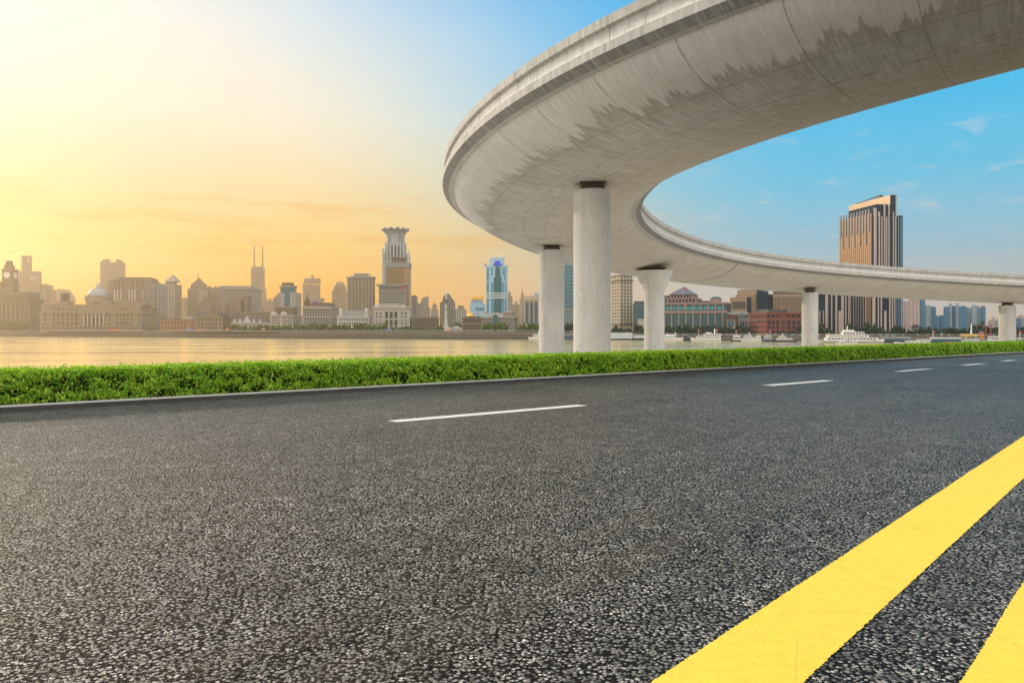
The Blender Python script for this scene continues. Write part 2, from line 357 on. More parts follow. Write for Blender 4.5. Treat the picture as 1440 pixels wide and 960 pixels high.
M_BOUNCE_PAVE = concrete('bounce_paving', (.66,.63,.58), None, .6)  # unseen pale paving, added to bounce light onto the soffit
M_RUST = plain('rusty_bearing', (.09,.055,.04), .8, .3, .4, 8.)
M_JOINT = plain('joint_rubber', (.03,.03,.03), .8)
# ---- kerb: a real step, cut in stones
def sweep(profile, pts, nrms, closed=True, uv_scale=None):
    """profile [(offset, z)] carried along pts; returns verts, faces, uvs per vert index."""
    n = len(profile); vs = []; fs = []; uv = []
    acc = [0.]
    for a, b_ in zip(pts[:-1], pts[1:]): acc.append(acc[-1]+(b_-a).length)
    pl = [0.]
    for (x0, z0), (x1, z1) in zip(profile[:-1], profile[1:]): pl.append(pl[-1]+math.hypot(x1-x0, z1-z0))
    for p, nn, s in zip(pts, nrms, acc):
        for (x, z), q in zip(profile, pl):
            vs.append((p.x+nn.x*x, p.y+nn.y*x, p.z+z)); uv.append((s, q))
    m = n if closed else n-1
    for i in range(len(pts)-1):
        for k in range(m):
            k2 = (k+1) % n; fs.append((i*n+k, i*n+k2, (i+1)*n+k2, (i+1)*n+k))
    if closed: fs.append(tuple(range(n-1, -1, -1))); e = (len(pts)-1)*n; fs.append(tuple(range(e, e+n)))
    return vs, fs, uv
def uv_mesh(name, vs, fs, uv, mat, smooth_ang=35):
    me = bpy.data.meshes.new(name); me.from_pydata(vs, [], fs); l = me.uv_layers.new(name='UVMap')
    idx = np.zeros(len(me.loops), dtype=np.int32); me.loops.foreach_get('vertex_index', idx)
    l.data.foreach_set('uv', np.asarray(uv, dtype=np.float32)[idx].ravel()); me.materials.append(mat)
    bm = bmesh.new(); bm.from_mesh(me); bmesh.ops.recalc_face_normals(bm, faces=bm.faces); bm.to_mesh(me); bm.free()
    me.polygons.foreach_set('use_smooth', [True]*len(me.polygons)); me.set_sharp_from_angle(angle=R(smooth_ang)); return me
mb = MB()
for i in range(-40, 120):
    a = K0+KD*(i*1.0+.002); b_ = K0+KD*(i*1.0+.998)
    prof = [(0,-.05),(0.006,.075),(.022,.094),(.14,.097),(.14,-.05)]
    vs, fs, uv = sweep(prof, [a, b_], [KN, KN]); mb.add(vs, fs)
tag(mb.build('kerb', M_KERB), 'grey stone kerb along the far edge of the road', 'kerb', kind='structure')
# ---- verge soil under the hedge and the unseen bank and terrace, pale to bounce light upward
M_SOIL = plain('soil', (.07,.05,.035), .95, 0, .4, 6.)
M_GRASS = plain('bank_grass', (.07,.11,.03), .9, 0, .4, 3.)
def strip(name, profile, s0, s1, mat, label, cat):
    pts = [K0+KD*s0, K0+KD*s1]; vs, fs, uv = sweep(profile, pts, [KN, KN], closed=False)
    fs = [f[::-1] for f in fs]; me = bpy.data.meshes.new(name); me.from_pydata(vs, [], fs); me.materials.append(mat)
    return tag(link(name, me), label, cat, kind='structure')
strip('verge', [(.135,.07),(1.5,.06)], -45, 150, M_SOIL, 'narrow strip of soil under the hedge', 'verge')
strip('bank', [(1.5,.06),(2.2,-.1),(9.,-4.55)], -45, 150, M_BOUNCE_PAVE, 'unseen bank behind the hedge, paved pale to bounce light', 'bank')
strip('bounce_terrace', [(9.,-4.55),(62.,-4.6),(62.,-5.6)], -120, 260, M_BOUNCE_PAVE, 'unseen pale terrace added under the viaduct to bounce light', 'bounce_terrace')
# land on this side of the river, out of view right of and behind the road, pale to bounce light
M_BOUNCE_LAND = plain('bounce_ground', (.47,.44,.39), .9, 0, .15, .3)
q0 = rd+YN*0-YD*400; q1 = rc+YD*120
tag(sheet('ground', [q0, q0+YN*500, q1+YN*500, q1], M_BOUNCE_LAND, -.03), 'unseen ground beside the road, made pale to bounce light', 'ground', kind='structure')
# ---- hedge: clipped, many small leaves
def leaf_mat(name, c0, c1, c2, tr=.35):
    m, t, b = material(name)
    g = t.new('ShaderNodeNewGeometry'); r = g.outputs['Random Per Island']
    big = t.noise(g.outputs['Position'], 1.1, 3)
    c = t.ramp(t.m('ADD', t.m('MULTIPLY', r, .7), t.m('MULTIPLY', big, .3)), [(.1, c0), (.5, c1), (.95, c2)])
    t.put(b.inputs['Base Color'], c); b.inputs['Roughness'].default_value = .38; b.inputs['Specular IOR Level'].default_value = .5
    ts = t.new('ShaderNodeBsdfTranslucent'); t.put(ts.inputs[0], t.mix(.5, c, (c1[0]*1.6, c1[1]*1.5, c1[2]*.6)))
    mx = t.new('ShaderNodeMixShader'); mx.inputs[0].default_value = tr
    t.l.new(b.outputs[0], mx.inputs[1]); t.l.new(ts.outputs[0], mx.inputs[2]); t.l.new(mx.outputs[0], t.n['Material Output'].inputs[0]); return m
M_HEDGE = leaf_mat('hedge_leaf', (.03,.13,.006), (.24,.48,.010), (.72,.84,.08), .5)
M_CORE = plain('hedge_core', (.008,.014,.004), .95, 0, .5, 9.)
def quads(C, N, up, size, asp=.55):
    """leaf-shaped quads (rhombs) at C with normals N; up = leaf axis hint."""
    N = N/np.linalg.norm(N, axis=1)[:, None]; A = np.cross(N, up); A /= np.linalg.norm(A, axis=1)[:, None]+1e-9; B_ = np.cross(N, A)
    s = size[:, None]; fold = N*s*.18
    V = np.stack([C-B_*s, C+A*s*asp+fold, C+B_*s, C-A*s*asp+fold], 1)
    return V.reshape(-1, 3)
HW, HH, H0 = .95, .52, .24
def hedge():
    root = thing('hedge', 'long clipped bright green hedge between the road kerb and the river', 'hedge', K0)
    L0, L1 = -9., 95.
    # near-black core: shade between the leaves put into its colour
    mbc = MB(); n = 260; rows = []
    for i in range(n+1):
        s = L0+(L1-L0)*i/n; ring = []
        for (o, z) in ((.20,.0),(.16,.2),(.17,.34),(.24,.42),(.5,.45),(.76,.43),(.85,.3),(.84,0)):
            w = .035*mnoise.noise(Vector((s*2.3, o*5, z*6)))
            p = KD*s+KN*(H0+o+w); ring.append((p.x, p.y, .06+max(0, z+w)))
        rows += ring
    fs = [(i*8+k, i*8+k+1, (i+1)*8+k+1, (i+1)*8+k) for i in range(n) for k in range(7)]
    mbc.add(rows, fs); mbc.build('shade_core', M_CORE, root)
    # leaves: position along s with density falling with distance
    tot = 260000
    ss = np.linspace(L0, L1, 4000); cam_d = np.hypot(K0.x+KD.x*ss, K0.y+KD.y*ss)
    dens = 1/np.clip(cam_d/12., 1, 99)**1.5; cdf = np.cumsum(dens); cdf /= cdf[-1]
    s = np.interp(RNG.random(tot), cdf, ss); dist = np.hypot(K0.x+KD.x*s, K0.y+KD.y*s)
    kind = RNG.random(tot)
    front = kind < .46; top = (kind >= .46) & (kind < .93); bk = kind >= .93
    o = np.where(front, 0., np.where(top, RNG.random(tot)*HW, HW)); z = np.where(front, RNG.random(tot)**.85*HH, np.where(top, HH, RNG.random(tot)*HH))
    # uneven trimmed surface: lumps of growth, and round shoulders
    ph = np.sin(s*3.1+np.sin(s*1.7)*2)*.5+np.sin(s*7.7+1.3+o*4)*.35+np.sin(s*17.+z*11)*.3+np.sin(s*31.+o*17+z*9)*.22
    depth = RNG.exponential(.028, tot)-.02-ph*.022
    spr = RNG.random(tot) < .06; depth = np.where(spr, -RNG.random(tot)*(.05+.04*np.sin(s*13.+o*9)**2), depth)
    rr = .10
    o2 = np.where(front, o+depth, o); z2 = np.where(top, z-depth, z)
    ed = np.clip((rr-(z2.max()*0+HH-z2))/rr, 0, 1)*front; o2 = o2+ed**2*rr*.6
    e2 = np.clip((rr-o)/rr, 0, 1)*top; z2 = z2-e2**2*rr*.6; e3 = np.clip((o-(HW-rr))/rr, 0, 1)*top; z2 = z2-e3**2*rr*.6
    o2 = np.where(bk, o-depth, o2)
    # gaps where the inside shows on the front face
    def vnoise(x, y, seed):
        g = np.random.default_rng(seed).random((4096, 32)); i = np.floor(x).astype(int); j = np.floor(y).astype(int); fx = x-i; fy = y-j
        fx = fx*fx*(3-2*fx); fy = fy*fy*(3-2*fy); i %= 4095; j %= 31
        return (g[i, j]*(1-fx)+g[i+1, j]*fx)*(1-fy)+(g[i, j+1]*(1-fx)+g[i+1, j+1]*fx)*fy
    nz = .5*vnoise((s-L0)/.16, z/.11+3, 1)+.3*vnoise((s-L0)/.065, z/.05+9, 2)+.2*vnoise((s-L0)/.7, z/.4, 3)
    keep = np.clip((nz-.34)/.17, .06, 1.)
    inner = front & (RNG.random(tot) < .17)
    gap = front & ~inner & (RNG.random(tot) > keep)
    o2 = np.where(front, o2+(.55-nz)*.12+inner*RNG.uniform(.03, .085, tot), o2)
    C = np.stack([KD.x*s+KN.x*(H0+o2), KD.y*s+KN.y*(H0+o2), .06+np.maximum(z2, .0)], 1)
    out = np.where(front[:, None], np.array([-KN.x, -KN.y, .45]), np.where(top[:, None], np.array([0, 0, 1.]), np.array([KN.x, KN.y, .3])))
    Nn = out+RNG.normal(0, .55, (tot, 3)); up = RNG.normal(0, .6, (tot, 3))+np.array([0, 0, 1.])
    size = np.clip(dist*.0018, .022, .1)*RNG.uniform(.7, 1.3, tot)
    k = ~gap; C, Nn, up, size = C[k], Nn[k], up[k], size[k]
    V = quads(C, Nn, up, size, .5); me = np_mesh('leaves', V, len(C), M_HEDGE); link('leaves', me, root)
hedge()
# ---- viaduct: centre line fitted in plan and height, one girder, two parapets, five piers
VP = [(36.689,9.889,14.141),(25.687,13.759,12.082),(15.957,19.384,10.476),(7.53,26.147,9.348),(2.745,35.85,8.724),(2.402,48.283,8.149),(8.888,64.077,7.607),(22.084,77.399,6.971),(41.443,85.591,6.271),(64.769,87.715,5.273)]
VW, VS, VH = 5.288, 1.343, 1.334
def cubic(cp, ns):
    cp = np.array(cp, float); n = len(cp); A = np.zeros((n, n)); B_ = np.zeros((n, 3))
    A[0,0] = 2; A[0,1] = 1; B_[0] = 3*(cp[1]-cp[0]); A[-1,-1] = 2; A[-1,-2] = 1; B_[-1] = 3*(cp[-1]-cp[-2])
    for i in range(1, n-1): A[i,i-1] = 1; A[i,i] = 4; A[i,i+1] = 1; B_[i] = 3*(cp[i+1]-cp[i-1])
    m = np.linalg.solve(A, B_); u = np.linspace(0, n-1, ns); i = np.minimum(u.astype(int), n-2); f = (u-i)[:, None]
    return (2*f**3-3*f**2+1)*cp[i]+(f**3-2*f**2+f)*m[i]+(-2*f**3+3*f**2)*cp[i+1]+(f**3-f**2)*m[i+1]
def viaduct():
    c = cubic(VP, 200)
    d0 = c[0]-c[1]; d0 /= np.linalg.norm(d0); d1 = c[-1]-c[-2]; d1 /= np.linalg.norm(d1); d1[2] *= .5
    pre = [c[0]+d0*np.array([1, 1, .4])*k for k in (60, 40, 24, 12, 5)]; post = [c[-1]+d1*k for k in (5, 12, 24, 40, 60, 90)]
    c = np.vstack([pre, c, post]); t = np.gradient(c, axis=0); t[:, 2] = 0; t /= np.linalg.norm(t, axis=1)[:, None]
    nr = [Vector((-a[1], a[0], 0)) for a in t]; pts = [Vector(p) for p in c]
    root = thing('viaduct', 'curved raised concrete viaduct sweeping overhead and back across the river', 'viaduct')
    prof = []
    xs = np.sin(np.linspace(-1, 1, 41)*math.pi/2)
    for x in xs[::-1]: prof.append((x*(VW-.35), -VS*max(0., 1-abs(x)**2.6)**.75))
    prof = [(VW-.30, .30), (VW-.30, .02)]+prof+[(-(VW-.30), .02), (-(VW-.30), .30)]
    vs, fs, uv = sweep(prof, pts, nr); link('girder', uv_mesh('girder', vs, fs, uv, M_GIRD), root)
    W_ = VW; H = VH
    pp = [(W_-.34,-.0),(W_-.10,0),(W_+.22,.20),(W_+.22,.48),(W_+.04,.53),(W_+.0,1.0),(W_+.14,1.03),(W_+.15,H-.02),(W_+.05,H),(W_-.26,H),(W_-.30,1.0),(W_-.34,.34),(W_-.34,.0)]
    for sgn in (1, -1):
        vs, fs, uv = sweep([(x*sgn, z) for x, z in pp[:-1]], pts, nr); link('parapet', uv_mesh('parapet', vs, fs, uv, M_PARA, 20), root)
    tops = [(832.5,255,33.5,26,26.3,None),(775.8,349,50.6,17.6,17.8,None),(920,388,63.5,14,14,26),(1139,413,79.,11,11,None),(1416.5,427,86.5,10.6,10.6,None)]
    for px, py, D, r0, r1, cap in tops:
        X = (px-CX)/F*D; top = CH+(HY-py)/F*D; rt = r0/F*D; rb_ = r1/F*D
        i = min(range(len(c)), key=lambda k: (c[k][0]-X)**2+(c[k][1]-D)**2); zb = c[i][2]-VS*.985
        top = zb-(.30 if not cap else .16)
        if cap: prf = [(rb_*1.02,-4.7),(rt, top-1.72),(rt, top-1.70),(cap/F*D, top-.12),(cap/F*D, top)]
        else: prf = [(rb_,-4.7),(rt, top-.05),(rt-.04, top)]
        n = 56; vs = []; uv = []
        for r_, z in prf:
            for k in range(n+1):
                a = 2*math.pi*k/n; vs.append((X+r_*math.cos(a), D+r_*math.sin(a), z)); uv.append((a*rt, top-z))
        fs = [(j*(n+1)+k, j*(n+1)+k+1, (j+1)*(n+1)+k+1, (j+1)*(n+1)+k) for j in range(len(prf)-1) for k in range(n)]
        e = (len(prf)-1)*(n+1); fs.append(tuple(range(e, e+n)))
        po = link('pier', uv_mesh('pier', vs, fs, uv, M_PIER), root)
        if cap: po['label'] = 'pier with a flared capital'
        bm_ = MB(); h = zb-top+.10; k = (rt*.62 if D < 60 else rt*.5) if not cap else rt*.95
        bm_.box(X-k, X+k, D-k, D+k, top, top+h*.38).box(X-k*.86, X+k*.86, D-k*.86, D+k*.86, top+h*.38, top+h*.7).box(X-k*1.12, X+k*1.12, D-k*1.12, D+k*1.12, top+h*.7, top+h)
        bm_.build('bearing', M_RUST, po)
    # the expansion joint across the far leg
    tgt = np.array(((1000-CX)/F*72, 72.)); i = min(range(len(c)), key=lambda k: np.hypot(*(c[k][:2]-tgt)))
    tt = Vector((*t[i][:2], 0)); p0 = Vector(c[i]); jp = [(x, z-.006) for x, z in prof[2:-2]]; jp2 = [(x, z+.05) for x, z in jp]
    vs, fs, uv = sweep(jp+jp2[::-1], [p0-tt*.05, p0+tt*.05], [nr[i], nr[i]])
    MB().add(vs, fs).build('expansion_joint', M_JOINT, root)
viaduct()
# ---- river
def water_mat():
    m, t, b = material('river_water')
    P = t.new('ShaderNodeNewGeometry').outputs['Position']
    n1 = t.noise(t.map(P, (1,1.0,1)), .35, 5, .6); n2 = t.noise(P, 1.6, 4, .6); n3 = t.noise(P, .05, 3)
    h = t.m('ADD', t.m('MULTIPLY', n1, 1.), t.m('MULTIPLY', n2, .3))
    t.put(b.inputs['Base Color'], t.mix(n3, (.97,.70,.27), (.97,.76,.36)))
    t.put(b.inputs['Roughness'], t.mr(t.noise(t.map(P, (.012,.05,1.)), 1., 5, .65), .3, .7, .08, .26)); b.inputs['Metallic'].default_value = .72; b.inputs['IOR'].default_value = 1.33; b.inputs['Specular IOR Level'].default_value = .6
    t.put(b.inputs['Normal'], t.bump(h, .11, .5)); return m
WZ = -5.0
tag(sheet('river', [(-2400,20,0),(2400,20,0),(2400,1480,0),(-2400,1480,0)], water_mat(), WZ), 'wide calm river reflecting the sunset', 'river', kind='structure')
# ================================================================ the far bank: builder
SHORE = [(-900,1500),(-300,1160),(0,1003),(220,842),(420,690),(640,632),(780,606),(960,552),(1150,492),(1270,452),(1440,420),(1700,400),(2300,380)]
def SY(px): return float(np.interp(px, [a for a, _ in SHORE], [b for _, b in SHORE]))
def BZ(px): return float(np.interp(px, [760, 900], [.9, -1.6]))
ZM = [0., 330., 6.]
def zoom(x, y, s): ZM[:] = [x, y, s]
def zu(u): return ZM[0]+u/ZM[2]
def zv(v): return ZM[1]+v/ZM[2]
NLEAF = [0]
class B:
    """One building: an Empty at the near front corner; fronts and heights are read off as sight lines and turned into metres at its own distance."""
    def __init__(s, name, label, u0, u1, u2=None, off=50, a=None, cat='building', vb=None, group=None, side='R', depth=None):
        p0, p1 = zu(u0), zu(u1); s.side = side
        pc = p1 if side == 'R' else p0
        if a is None: a = 14 if u2 is not None else 5
        s.Y = SY((p0+p1)/2)+off
        phi = math.degrees(math.atan((pc-CX)/F)); th = -phi-(a if side == 'R' else -a); s.th = R(th)
        s.U = Vector((math.cos(s.th), math.sin(s.th))); s.D = Vector((-math.sin(s.th), math.cos(s.th)))
        s.C = Vector(((pc-CX)/F*s.Y, s.Y)); s.O = s.C.copy(); s.bz = BZ(pc)
        if side == 'R':
            x0 = s.X(p0, 0.); s.O = s.C+s.U*x0; s.W = -x0; xs = s.W
        else: s.W = s.X(p1, 0.); xs = 0.
        if u2 is not None: s.dep = max(6., s.Dp(zu(u2), xs))
        else: s.dep = depth or max(12., s.W*.7)
        s.root = thing(name, label, cat, (s.O.x, s.O.y, s.bz), s.th, group)
    def X(s, px, d=0.):
        r = (px-CX)/F; return (r*(s.O.y+d*s.D.y)-s.O.x-d*s.D.x)/(s.U.x-r*s.U.y)
    def Dp(s, px, x):
        r = (px-CX)/F; return (r*(s.O.y+x*s.U.y)-s.O.x-x*s.U.x)/(s.D.x-r*s.D.y)
    def Yat(s, x, d): return s.O.y+x*s.U.y+d*s.D.y
    def zz(s, py, x, d=0.): return CH+(HY-py)/F*s.Yat(x, d)-s.bz
    def rng(s, ua, ub, d=0.): return s.X(zu(ua), d), s.X(zu(ub), d)
    def put(s, mb, name, mat, parent=None): return mb.build(name, mat, parent or s.root)
    def box(s, name, mat, ua, ub, vt, vb=None, d0=0., d1=None, us=None, parent=None, dm=None):
        x0, x1 = s.rng(ua, ub, d0); xm = (x0+x1)/2; z1 = s.zz(zv(vt), xm, d0); z0 = -2. if vb is None else s.zz(zv(vb), xm, d0)
        if us is not None: d1 = s.Dp(zu(us), x1)
        if dm is not None: d1 = d0+dm
        if d1 is None: d1 = s.dep
        return s.put(MB().box(x0, x1, d0, d1, z0, z1), name, mat, parent)
    def corn(s, mat, v, h=.8, out=.6, name='cornice', ua=None, ub=None, d0=0., d1=None):
        x0, x1 = (0., s.W) if ua is None else s.rng(ua, ub, d0)
        z = s.zz(zv(v), (x0+x1)/2, d0); return s.put(MB().box(x0-out, x1+out, d0-out, (s.dep if d1 is None else d1)+out, z-h/2, z+h/2), name, mat)
    def poly(s, name, mat, pts, d0=0., d1=None, parent=None):
        P_ = []
        for u, v in pts:
            x = s.X(zu(u), d0); P_.append((x, -2. if v is None else s.zz(zv(v), x, d0)))
        a = sum(P_[i][0]*P_[(i+1) % len(P_)][1]-P_[(i+1) % len(P_)][0]*P_[i][1] for i in range(len(P_)))
        if a < 0: P_ = P_[::-1]
        return s.put(MB().prism(P_, d0, s.dep if d1 is None else d1), name, mat, parent)
    def pyr(s, name, mat, ua, ub, vt, vb, d0=0., d1=None, k=.02, hip=None):
        x0, x1 = s.rng(ua, ub, d0); d1 = s.dep if d1 is None else d1; xm = (x0+x1)/2; dm = (d0+d1)/2
        z0 = s.zz(zv(vb), xm, d0); z1 = s.zz(zv(vt), xm, dm); w = (x1-x0)*(k if hip is None else hip)/2; dd = (d1-d0)*k/2
        return s.put(MB().frus(x0, x1, d0, d1, z0, xm-w, xm+w, dm-dd, dm+dd, z1), name, mat)
    def lathe(s, name, mat, uc, prof, d=None, n=20, parent=None, smooth=True):
        """prof: [(half-width in zoom pixels, v)] from the bottom up."""
        d = s.dep/2 if d is None else d; xc = s.X(zu(uc), d); Y = s.Yat(xc, d); k = Y/F/ZM[2]
        return s.put(MB().lathe([(max(.02, r*k), s.zz(zv(v), xc, d)) for r, v in prof], xc, d, n, smooth), name, mat, parent)
    def mast(s, mat, u, vt, vb, r=.25, name='mast', d=None, parent=None):
        d = s.dep/2 if d is None else d; x = s.X(zu(u), d)
        return s.put(MB().tube((x, d, s.zz(zv(vb), x, d)), (x, d, s.zz(zv(vt), x, d)), r, r*.6, 6), name, mat, parent)
    def win(s, ua, ub, vt, vb, nx, ny, mat, fx=.5, fz=.6, d0=0., name='window', pr=.22, arch=False):
        """nx by ny separate windows (past 100: one mesh for the rest of the facade)."""
        x0, x1 = s.rng(ua, ub, d0); xm = (x0+x1)/2; za, zb = s.zz(zv(vb), xm, d0), s.zz(zv(vt), xm, d0)
        bw, bh = (x1-x0)/nx, (zb-za)/ny; w, h = bw*fx, bh*fz
        if arch:
            pl = [(-w/2, -h/2), (w/2, -h/2)]+[(w/2*math.cos(t), h/2-w/2+w/2*math.sin(t)) for t in np.linspace(0, math.pi, 9)]
            m0 = MB().prism(pl, -pr, .1)
        else: m0 = MB().box(-w/2, w/2, -pr, .1, -h/2, h/2)
        if nx*ny > 99:
            mb = MB()
            for i in range(nx):
                for j in range(ny): mb.add([(v[0]+x0+bw*(i+.5), v[1]+d0, v[2]+za+bh*(j+.5)) for v in m0.v], m0.f)
            o = s.put(mb, name, mat); o['kind'] = 'stuff'; return
        me = m0.mesh(name, mat)
        for i in range(nx):
            for j in range(ny):
                link(name, me, s.root, (x0+bw*(i+.5), d0, za+bh*(j+.5))); NLEAF[0] += 1
    def swin(s, ua, ub, vt, vb, nx, ny, mat, fx=.5, fz=.6, x=None, name='window', pr=.2):
        """the same on the visible side wall."""
        x = (s.W if s.side == 'R' else 0.) if x is None else x
        da, db = s.Dp(zu(ua), x), s.Dp(zu(ub), x); da, db = min(da, db), max(da, db); dm = (da+db)/2
        za, zb = s.zz(zv(vb), x, dm), s.zz(zv(vt), x, dm); bw, bh = (db-da)/nx, (zb-za)/ny
        sg = 1 if s.side == 'R' else -1
        m0 = MB().box(min(-.1*sg, pr*sg), max(-.1*sg, pr*sg), -bw*fx/2, bw*fx/2, -bh*fz/2, bh*fz/2)
        if nx*ny > 60:
            mb = MB()
            for i in range(nx):
                for j in range(ny): mb.add([(v[0]+x, v[1]+da+bw*(i+.5), v[2]+za+bh*(j+.5)) for v in m0.v], m0.f)
            o = s.put(mb, name, mat); o['kind'] = 'stuff'; return
        me = m0.mesh(name, mat)
        for i in range(nx):
            for j in range(ny): link(name, me, s.root, (x, da+bw*(i+.5), za+bh*(j+.5)))
    def bars(s, ua, ub, vt, vb, n, mat, f=.3, d0=0., pr=.5, name='pilaster'):
        """n upright piers set out over a front."""
        x0, x1 = s.rng(ua, ub, d0); xm = (x0+x1)/2; za, zb = s.zz(zv(vb), xm, d0), s.zz(zv(vt), xm, d0); bw = (x1-x0)/n
        me = MB().box(-bw*f/2, bw*f/2, -pr, .12, za, zb).mesh(name, mat)
        for i in range(n): link(name, me, s.root, (x0+bw*(i+.5), d0, 0))
    def sbars(s, ua, ub, vt, vb, n, mat, f=.3, pr=.5, name='pilaster'):
        x = s.W if s.side == 'R' else 0.; da, db = s.Dp(zu(ua), x), s.Dp(zu(ub), x); da, db = min(da, db), max(da, db); dm = (da+db)/2
        za, zb = s.zz(zv(vb), x, dm), s.zz(zv(vt), x, dm); bw = (db-da)/n
        me = MB().box(-pr, pr, -bw*f/2, bw*f/2, za, zb).mesh(name, mat)
        for i in range(n): link(name, me, s.root, (x, da+bw*(i+.5), 0))
    def clock(s, mat, hmat, u, v, r, x=None):
        k = s.Y/F/ZM[2]; rr = r*k
        o = thing('clock', None, None); o.parent = s.root
        if x is None:
            xx = s.X(zu(u), 0.); o.location = (xx, 0, s.zz(zv(v), xx)); o.rotation_euler = (0, 0, 0)
        else:
            d = s.Dp(zu(u), x); o.location = (x, d, s.zz(zv(v), x, d)); o.rotation_euler = (0, 0, R(90))
        MB().tube((0, -.45, 0), (0, .2, 0), rr, rr, 24).build('dial', mat, o)
        hb = MB(); hb.tube((0, -.55, 0), (-rr*.55, -.55, rr*.12), .28, .2, 6); hb.tube((0, -.55, 0), (rr*.2, -.55, rr*.8), .22, .15, 6); hb.build('hands', hmat, o)
M_RED = plain('red_cloth', (.62,.03,.025), .7); M_POLE = plain('pole_metal', (.55,.55,.54), .4, .5)
def flag(px, yt, yb, Y, label, w=2.2, group='red flags over the far bank'):
    p = at(px, yb, Y); h = (yb-yt)/F*Y; o = thing('flag', label, 'flag', p, 0., group)
    MB().tube((0,0,0), (0,0,h), .16, .1, 6).build('pole', M_POLE, o)
    mb = MB(); n = 6; ww = w/F*Y; hh = ww*.72; vs = []
    for i in range(n+1):
        x = ww*i/n; y = .25*ww*math.sin(i*1.1)*.4
        vs += [(x, y-.05, h-.1), (x, y-.05, h-.1-hh), (x, y+.05, h-.1-hh), (x, y+.05, h-.1)]
    fs = [(4*i+k, 4*i+(k+1) % 4, 4*i+4+(k+1) % 4, 4*i+4+k) for i in range(n) for k in range(4)]+[(3,2,1,0),(4*n,4*n+1,4*n+2,4*n+3)]
    mb.add(vs, fs); mb.build('cloth', M_RED, o)
# stone, render, glass
ST1 = plain('warm_stone', (.215,.165,.11)); ST2 = plain('grey_stone', (.24,.225,.20)); ST3 = plain('pale_stone', (.38,.35,.30)); ST4 = plain('brown_stone', (.13,.095,.062))
ST5 = plain('light_render', (.46,.45,.41)); BRK = plain('red_brick', (.20,.055,.035), .85, 0, .25, .8); DKR = plain('dark_roof', (.06,.06,.065), .6); GRR = plain('grey_roof', (.20,.20,.20), .7)
WIN = glass('dark_window', (.025,.028,.032)); WIN2 = glass('blue_window', (.012,.07,.12)); TEAL = glass('teal_glass', (.004,.10,.125), .1); TEAL2 = glass('bright_teal_glass', (.015,.34,.33), .15)
GOLD = plain('gold_leaf', (.75,.42,.06), .3, .7, .1); WHT = plain('white_paint', (.78,.78,.76), .4); COP = plain('pale_lead_dome', (.27,.29,.30), .5, .2)
CLK = plain('clock_dial', (.70,.66,.56), .5); ORG = plain('orange_canvas', (.80,.22,.04), .7); BLU = plain('vivid_blue_board', (.01,.05,.75), .4)
TAN = plain('tan_panel', (.36,.235,.14), .35, .2, .1); NAVY = glass('navy_glass', (.002,.020,.050), .12, .1); CREAM = plain('cream_stone', (.44,.36,.25)); BRONZE = glass('bronze_glass', (.22,.15,.06), .15); SLATE = plain('slate_panel', (.085,.10,.125), .4)
BLW = plain('pale_blue_panel', (.30,.50,.62), .35); CYAN = glass('cyan_blue_glass', (.02,.22,.36), .1)
# ---------------------------------------------------------------- land and embankment
def shore_pts(off=0., zfun=None):
    return [Vector(((px-CX)/F*(Y+off), Y+off, 0)) for px, Y in SHORE]
def land():
    a = shore_pts(0); b_ = shore_pts(260); vs = []; fs = []; n = len(a)
    for k, (px, Y) in enumerate(SHORE): vs.append((a[k].x, a[k].y, BZ(px)-.1))
    for k in range(n): vs.append((b_[k].x, b_[k].y, .55))
    for k in range(n): vs.append((np.interp(k, [0, n-1], [-2400, 2400]), 2500, .55))
    for r in range(2):
        for k in range(n-1): fs.append((r*n+k, r*n+k+1, (r+1)*n+k+1, (r+1)*n+k))
    me = bpy.data.meshes.new('far_bank'); me.from_pydata(vs, [], fs); me.materials.append(plain('far_paving', (.24,.22,.19), .9))
    tag(link('far_bank', me), 'level ground of the far bank under the city', 'ground', kind='structure')
land()
M_EMB = plain('embankment_stone', (.17,.15,.125), .85, 0, .3, .4); M_WET = plain('wet_stone', (.06,.055,.05), .5, 0, .3, .3)
def embankment():
    root = thing('embankment_wall', 'long stone river wall along the far bank with a dark tide mark', 'embankment')
    P_ = []
    for (p0, y0), (p1, y1) in zip(SHORE[:-1], SHORE[1:]):
        for k in range(8): P_.append((p0+(p1-p0)*k/8, y0+(y1-y0)*k/8))
    P_.append(SHORE[-1]); pts = [Vector(((px-CX)/F*Y, Y, BZ(px))) for px, Y in P_]
    nr = []
    for i in range(len(pts)):
        d = pts[min(i+1, len(pts)-1)]-pts[max(i-1, 0)]; d.z = 0; d.normalize(); nr.append(Vector((d.y, -d.x, 0)))
    vs, fs, uv = sweep([(1.8,-8),(1.6,-4.3),(0.6,-4.2),(0.6,-9)], pts, nr); MB().add(vs, fs).build('wet_base', M_WET, root)
    vs, fs, uv = sweep([(1.3,-4.2),(1.2,-2.4),(2.0,-2.35),(2.0,-1.9),(1.0,-1.85),(.9,.0),(1.2,.05),(1.2,.3),(-.5,.3),(-.5,-4.2)], pts, nr); MB().add(vs, fs).build('wall', M_EMB, root)
    mb = MB(); acc = 0
    for i in range(len(pts)-1):
        a, b_ = pts[i]+nr[i]*.4, pts[i+1]+nr[i+1]*.4; L = (b_-a).length; k = max(1, int(L/4))
        for j in range(k):
            q = a.lerp(b_, j/k); mb.box(q.x-.14, q.x+.14, q.y-.14, q.y+.14, q.z+.25, q.z+1.35)
        for zz_ in (.75, 1.3): mb.tube(a+Vector((0,0,zz_)), b_+Vector((0,0,zz_)), .09, .09, 4)
    mb.build('railing', plain('railing_stone', (.45,.43,.40)), root)
embankment()
# ================================================================ the far bank: buildings, left to right
zoom(0, 330, 6); WIN_DARK = WIN; WIN = glass('brown_window', (.05,.035,.024))
